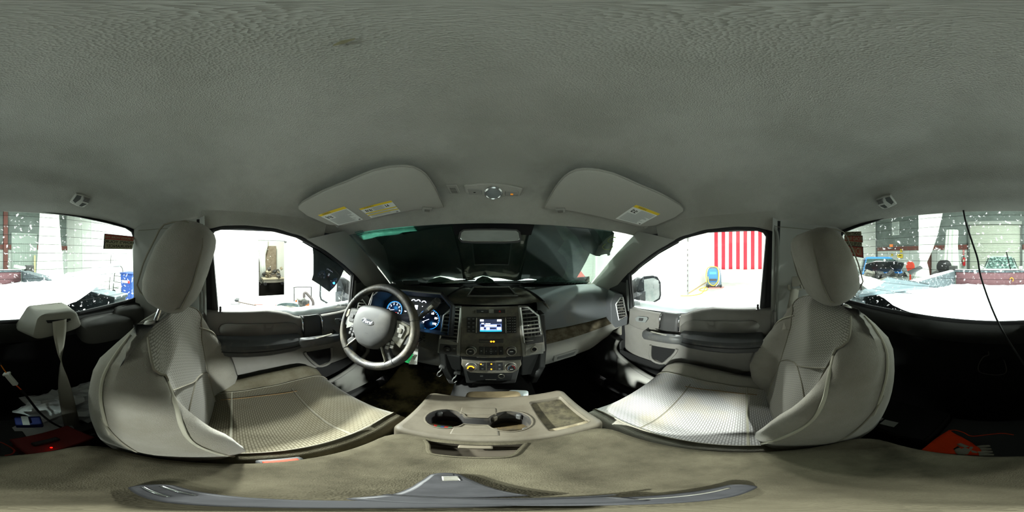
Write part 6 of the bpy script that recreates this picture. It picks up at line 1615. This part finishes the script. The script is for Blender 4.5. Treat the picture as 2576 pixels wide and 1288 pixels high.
box('leaf', ((xa+xb)/2, -10.85, (1.6+G)/2), (abs(xb-xa), .06, 1.6-G), mat('leaf_grey', (150, 160, 153), .6), dw, bevel=.01)
for k in range(12): box('leaf_rib', (lerp(xa, xb, (k+.5)/12), -10.8, (.9+G)/2), (.04, .04, .9-G), mat('leaf_rib', (158, 168, 160), .6), dw, bevel=.01)
tube('yellow_post', [(bk_(2658, 640).x, -10.5, G), (bk_(2658, 640).x, -10.5, .05)], .06, mat('post_yellow', (214, 206, 150), .6), dw, n=10)

# ---- cars
def car(nm, lab, pos, yaw, paint, top, L=4.4, W=1.82, H=1.66, hood_open=False, frost=False):
    t = T(nm, lab, 'car', 'cars in the workshop'); Rz = Matrix.Rotation(yaw, 3, 'Z'); pos = Vector(pos)
    def q(x, y, z): return pos+Rz@Vector((x, y, z))
    hw = W/2
    # lower body: sections from the nose (y=0) to the tail (y=L); front looks along -y
    secs = [(0, .55, .35, .78), (.08, .80, .28, .86), (.5, .94, .24, .97), (1.2, 1.0, .22, 1.03), (1.6, 1.0, .22, 1.06), (3.2, 1.0, .22, 1.06), (L-.3, .97, .26, 1.04), (L, .85, .35, .95)]
    rings = [[q(a*hw*s, y, z) for a, z in ((-.9, zb), (-1, zb+.2), (-1.0, zt-.16), (-.93, zt-.04), (-.6, zt), (.6, zt), (.93, zt-.04), (1.0, zt-.16), (1, zb+.2), (.9, zb))] for y, s, zb, zt in secs]
    loft('body', rings, paint, t, ang=40)
    y0, y1, yr, ye = 1.15, 1.95, L-.9, L-.15
    gh_ = [(y0, 1.02, .90), (y1, H-.06, .70), (y1+.25, H, .68), (yr, H-.02, .68), (ye, 1.05, .84)]
    rings = [[q(a*hw*s, y, z) for a, z in ((-1, 1.0), (-1.0, min(1.05, z)), (-.97 if z > 1.1 else -1, z-.05 if z > 1.1 else z), (-.8, z), (.8, z), (.97 if z > 1.1 else 1, z-.05 if z > 1.1 else z), (1.0, min(1.05, z)), (1, 1.0))] for y, z, s in gh_]
    loft('cabin', rings, top, t, ang=30)
    mg = mat('car_glass_%s' % nm, (44, 62, 58), .08, spec=.9, col2=(150, 176, 168) if frost else (58, 78, 72), nscale=9, thr=(.45, .7))
    wsv = [q(-hw*.84, y0+.06, 1.06), q(hw*.84, y0+.06, 1.06), q(hw*.64, y1-.05, H-.10), q(-hw*.64, y1-.05, H-.10)]
    n_ = (Rz@Vector((0, -.62, .78)))
    prism('windshield', [p+n_*.02 for p in wsv], n_*.015, mg, t, bevel=.01)
    for s in (-1, 1):
        sg_ = [q(s*hw*.985*k, y, z) for k, y, z in ((.93, y0+.30, 1.08), (.775, y1+.05, H-.14), (.745, yr, H-.14), (.86, ye-.25, 1.08))]
        prism('side_window', sg_, Rz@Vector((s*.03, 0, .01)), mg, t, bevel=.005)
        m_ = loft('wing_mirror', [[q(s*(hw+.02+.18*k), y0+.42, 1.08+dz*(.9+.2*k)) + Rz@Vector((0, dy, 0)) for dy, dz in ((-.05, -.06), (.05, -.06), (.06, .02), (.03, .08), (-.03, .08), (-.06, .02))] for k in (0, .3, .9, 1.0)], paint, t, ang=40)
        for yy in (.85, L-.85):
            lathe('wheel', [(.2, -.1), (.31, -.1), (.34, -.06), (.34, .06), (.31, .1), (.2, .1)], q(s*(hw-.08), yy, .34), Rz@Vector((1, 0, 0)), m_rub, t, n=28)
        prism('headlamp', [q(s*hw*a, y, z) for a, y, z in ((.55, -.0, .70), (.90, .10, .72), (.92, .16, .84), (.58, .03, .82))], Rz@Vector((0, -.03, 0)), mat('lamp_glass', (210, 216, 216), .15, spec=.8), t, bevel=.01)
    prism('grille', [q(a*hw, -.01, z) for a, z in ((-.5, .46), (.5, .46), (.52, .74), (-.52, .74))], Rz@Vector((0, -.03, 0)), m_black, t, bevel=.02)
    box('front_bumper', q(0, .02, .38), (W*.9, .16, .22), paint if not hood_open else m_black, t, rot=(0, 0, yaw), bevel=.05)
    if hood_open:
        prism('raised_hood', [q(a*hw, y, z) for a, y, z in ((-.82, 1.18, 1.10), (.82, 1.18, 1.10), (.8, .62, 1.42), (.4, .5, 1.50), (-.4, .5, 1.50), (-.8, .62, 1.42))], Rz@Vector((0, .05, .04)), mat('hood_dark', (40, 44, 46), .3, spec=.6), t, bevel=.02)
        r = random.Random(5)
        for k in range(14): box('engine_part', q(r.uniform(-.7, .7), r.uniform(.05, .8), r.uniform(.85, 1.08)), (.3, .25, .16), mat('eng%d' % (k % 3), [(60, 60, 60), (110, 108, 100), (36, 36, 36)][k % 3], .5), t, rot=(r.random(), r.random(), r.random()), bevel=.02)
        prism('bent_wing', [q(hw*a, y, z) for a, y, z in ((1.0, .5, 1.0), (1.5, .4, 1.25), (1.42, .5, 1.32), (1.0, .9, 1.08))], Rz@Vector((0, .04, .02)), mat('hood_dark', (40, 44, 46), .3, spec=.6), t, bevel=.01)
    return t
ray_ = ray(2238, 644); pc = ray_*5.2; pc.z = G
m_dk = mat('car_dark', (58, 66, 68), .25, spec=.6, col2=(40, 46, 48), nscale=4)
car('damaged_car', 'dark car with blue sides and its front end torn open', pc, atan2(-ray_.x, ray_.y)+.22, mat('car_dark_grey', (92, 98, 96), .35, spec=.6, col2=(60, 64, 62), nscale=5), mat('car_blue', (46, 112, 186), .25, spec=.7), W=1.8, H=1.66, hood_open=True)
ray_ = ray(2518, 644); pc = ray_*7.0; pc.z = G
car('silver_suv', 'silver car with frosted windshield parked before the roll-up shutter', pc, atan2(-ray_.x, ray_.y), mat('car_silver', (205, 214, 210), .3, spec=.6), mat('car_roof_grey', (150, 158, 154), .3, spec=.6), L=3.7, W=1.86, H=1.72, frost=True)
# ---- other things behind
hrl = T('hose_reel', 'red hose reel with white hub on the back wall by the curtain', 'hose reel')
p = ony(2290, 671, -8.6); 
lathe('rim', [(.24, -.06), (.34, -.06), (.34, .06), (.24, .06)], p, (.3, 1, 0), mat('reel_red', (208, 72, 54), .5), hrl, n=32)
lathe('hub', [(.24, -.05), (.1, .05), (0, .05)], p, (.3, 1, 0), mat('reel_white', (214, 210, 196), .5), hrl, n=28, cap=False)
box('stand', p+Vector((0, 0, (G-p.z)/2)), (.1, .1, abs(G-p.z)), MATS['reel_red'], hrl, bevel=.02)
bm_ = T('black_workshop_machine', 'black machine with a round drum behind the truck tailgate', 'machine')
p = ony(2382, 678, -5.2)
lathe('drum', [(.2, -.14), (.24, -.12), (.24, .12), (.2, .14)], p+Vector((.1, 0, .08)), (.4, 1, 0), m_rub, bm_, n=24)
box('box', p+Vector((-.22, 0, -.02)), (.26, .25, .3), m_black, bm_, bevel=.02)
box('frame', Vector((p.x, p.y, (p.z+G)/2-.05)), (.5, .3, p.z-G-.1), m_rub, bm_, bevel=.03)
box('arm', p+Vector((.4, .05, -.12)), (.3, .1, .12), m_black, bm_, rot=(0, .5, 0), bevel=.02)
bm2 = T('winch_post', 'dark winch box on a white arm beyond the bed rail on the driver side', 'machine')
p = ony(2576+74, 677, -5.0); box('winch', p, (.26, .22, .26), m_black, bm2, bevel=.02)
tube('white_arm', [p+Vector((.1, 0, .03)), p+Vector((.5, -.05, .10))], .05, mat('arm_white', (222, 226, 222), .5), bm2, n=10)
box('post', p+Vector((.12, 0, (G-p.z)/2)), (.1, .1, abs(G-p.z)), m_rub, bm2, bevel=.01)
tube('lever', [p+Vector((1.35, 0, -.1)), p+Vector((1.5, 0, .55))], .02, m_rub, bm2, n=6)
bb = T('blue_bin', 'blue waste bin with red and white label by the left wall', 'bin')
p = ony(328, 702, -3.7); c0 = Vector((p.x, p.y, G))
loft('bin_body', [[c0+Vector((a*s, b*s, z)) for a, b in ((-.27, -.27), (.27, -.27), (.27, .27), (-.27, .27))] for z, s in ((.0, .8), (.05, .84), (1.0, 1.0))], mat('bin_blue', (54, 88, 168), .5, spec=.4), bb, ang=40)
box('lid', c0+Vector((0, 0, 1.04)), (.58, .6, .06), mat('bin_blue2', (44, 72, 140), .5), bb, bevel=.02)
box('label', c0+Vector((.285, .0, .74)), (.01, .36, .1), mat('bin_label', (214, 214, 214), .6), bb, rot=(0, 0, 0), bevel=0); box('label_red', c0+Vector((.288, .13, .74)), (.01, .1, .1), m_red, bb, bevel=0)
for b in (-.2, .2): lathe('wheel', [(.08, -.03), (.1, -.02), (.1, .02), (.08, .03)], c0+Vector((-.24, b, .1)), (0, 1, 0), m_rub, bb, n=16)
ht = T('hand_truck', 'thin black hand truck leaning by the white left wall', 'hand truck')
p = ony(294, 690, -4.4); c0 = Vector((p.x, p.y, G))
tube('frame', cr([c0+Vector((0, -.22, .1)), c0+Vector((-.12, -.22, 1.0)), c0+Vector((-.16, -.1, 1.25)), c0+Vector((-.16, .1, 1.25)), c0+Vector((-.12, .22, 1.0)), c0+Vector((0, .22, .1))], 4), .016, m_black, ht, n=8)
for k in range(3): tube('crossbar', [c0+Vector((-.03-.04*k, -.22, .35+.25*k)), c0+Vector((-.03-.04*k, .22, .35+.25*k))], .012, m_black, ht, n=6)
for b in (-.24, .24): lathe('wheel', [(.09, -.03), (.12, -.02), (.12, .02), (.09, .03)], c0+Vector((-.06, b, .13)), (0, 1, 0), m_rub, ht, n=18)
tube('pole', [c0+Vector((.0, -.45, 0)), c0+Vector((-.1, -.42, 1.75))], .012, m_black, ht, n=6)

# ---- the truck's own bed and hood
bed = T('pickup_bed', 'dark pickup bed with maroon tailgate behind the rear window', 'truck bed')
m_bed = mat('bed_liner', (66, 74, 78), .7, col2=(150, 162, 166), nscale=24, thr=(.55, .7))
for s in (-1, 1):
    box('side_panel', (CX+s*.92, -1.88, -.62), (.14, 2.26, .62), m_bed, bed, bevel=.01)
    box('rail_cap', (CX+s*.92, -1.88, -.30), (.16, 2.28, .03), m_bed, bed, bevel=.008)
tgp = box('tailgate', (CX, -2.98, -.60), (1.66, .06, .62), mat('tailgate_maroon', (96, 66, 70), .6, col2=(128, 104, 106), nscale=20, thr=(.55, .75)), bed, bevel=.01)
box('tailgate_cap', (CX, -2.98, -.285), (1.74, .10, .03), m_bed, bed, bevel=.008)
tube('orange_hook', cr([Vector((CX-.17, -2.93, -.42)), Vector((CX-.20, -2.92, -.39)), Vector((CX-.23, -2.92, -.42)), Vector((CX-.22, -2.92, -.46))], 4), .008, mat('hook_orange', (230, 150, 50), .5), bed, n=6)
box('front_panel', (CX, -.80, -.66), (1.7, .04, .56), m_bed, bed, bevel=.01)
box('bed_floor', (CX, -1.9, -.93), (1.7, 2.2, .04), m_bed, bed, bevel=0)
box('wheel_skirt', (CX, -1.2, -1.1), (1.9, .3, .3), m_rub, bed, bevel=.02)
def snowz(x, y):
    t = min(1, max(0, (-y-.85)/2.0)); z = lerp(-.35, -.52, t)
    a = (x-CX)/.86
    z += (.17 if a < 0 else .14)*abs(a)**3*(1-.75*t)*(1 if a < 0 else max(0, 1-1.4*t))
    if a < -.1: z += .05*(1-t)*max(0, -a)
    z += .018*_ns.noise(Vector((x*5, y*5, 3)))+.008*_ns.noise(Vector((x*17, y*17, 5)))
    return z
g = [[Vector((CX+x, y, snowz(CX+x, y))) for x in [-.97+1.94*j/56 for j in range(57)]] for y in [-.775-2.145*i/60 for i in range(61)]]
sb = surf('bed_snow', g, m_snow); tag(sb, 'thick white snow filling the pickup bed behind the cab', 'snow', kind='stuff')
g = []
for i in range(30):
    y = -1.0-1.95*i/29; hh = .02+.012*_ns.noise(Vector((y*6, 1, 1)))
    g.append([Vector((CX+.92+.06*a, y, -.285+hh*(1-a*a))) for a in (-1, -.5, 0, .5, 1)])
sr = surf('rail_snow', g, m_snow); tag(sr, 'thin line of snow along the passenger bed rail', 'snow', kind='stuff')
g = [[Vector((CX+x, -2.98+.04*a, -.262+.012*(1-a*a)+.006*_ns.noise(Vector((x*9, 2, 2))))) for x in [-.84+1.68*j/40 for j in range(41)]] for a in (-1, 0, 1)]
sr = surf('tailgate_snow', g, m_snow); tag(sr, 'thin line of snow along the tailgate top', 'snow', kind='stuff')
fp_ = T('folded_bed_panel', 'flat grey panel sticking up over the passenger bed rail', 'panel')
q = [onz(a, b, -.235) for a, b in [(2160, 741), (2172, 728), (2232, 697.5), (2262, 702), (2300, 709), (2338, 716), (2336, 720), (2290, 724), (2230, 731)]]
prism('panel', q, (0, 0, -.02), mat('panel_slate', (84, 98, 105), .6, col2=(96, 110, 116), nscale=8), fp_, bevel=.004)
tube('panel_edge', [q[2], q[4], q[5]], .008, m_bed, fp_, n=6)
stk = T('bed_stake', 'thin dark stake at the passenger corner behind the cab', 'stake')
tube('stake', [onz(2147, 752, -.28), ony(2159, 691, -.72)], .010, mat('stake_dark', (58, 66, 66), .6), stk, n=8)
hood = T('pickup_hood', 'snow covered hood of the truck ahead of the windshield', 'hood')
g = [[Vector((CX+x, y, -.34-.02*(y-1.4)-.05*(x/.85)**4)) for x in [-.9+1.8*j/20 for j in range(21)]] for y in [1.36+1.15*i/12 for i in range(13)]]
surf('hood_skin', g, MATS['truck_paint'], hood, solid=.02)
g = [[Vector((CX+x, y, -.322-.02*(y-1.4)-.05*(x/.85)**4+.012*_ns.noise(Vector((x*6, y*6, 1))))) for x in [-.88+1.76*j/40 for j in range(41)]] for y in [1.36+1.12*i/30 for i in range(31)]]
o = surf('hood_snow', g, m_snow, hood)
box('nose', (CX, 2.45, -1.03), (1.8, .2, 1.34), MATS['truck_paint'], hood, bevel=.05)
# ================================================================== origins at the base of each thing, everything lifted to the lens height
def allch(o):
    for c in o.children:
        yield c; yield from allch(c)
bpy.context.view_layer.update()
dg = bpy.context.evaluated_depsgraph_get()
for o in [o for o in COL.objects if o.parent is None and o.type in ('EMPTY', 'MESH')]:
    if o.get('_placed'): continue
    pts = []
    for c in [o]+list(allch(o)):
        if c.type == 'MESH':
            mw = c.matrix_world
            pts += [mw @ Vector(b) for b in c.bound_box]
    if not pts: continue
    lo = Vector([min(p[i] for p in pts) for i in range(3)]); hi = Vector([max(p[i] for p in pts) for i in range(3)])
    base = Vector(((lo.x+hi.x)/2, (lo.y+hi.y)/2, lo.z))-o.location
    if o.type == 'MESH': o.data.transform(Matrix.Translation(-base))
    for c in o.children: c.matrix_parent_inverse = Matrix.Translation(-base)
    o.location = Vector(o.location)+base+Vector((0, 0, ZC))
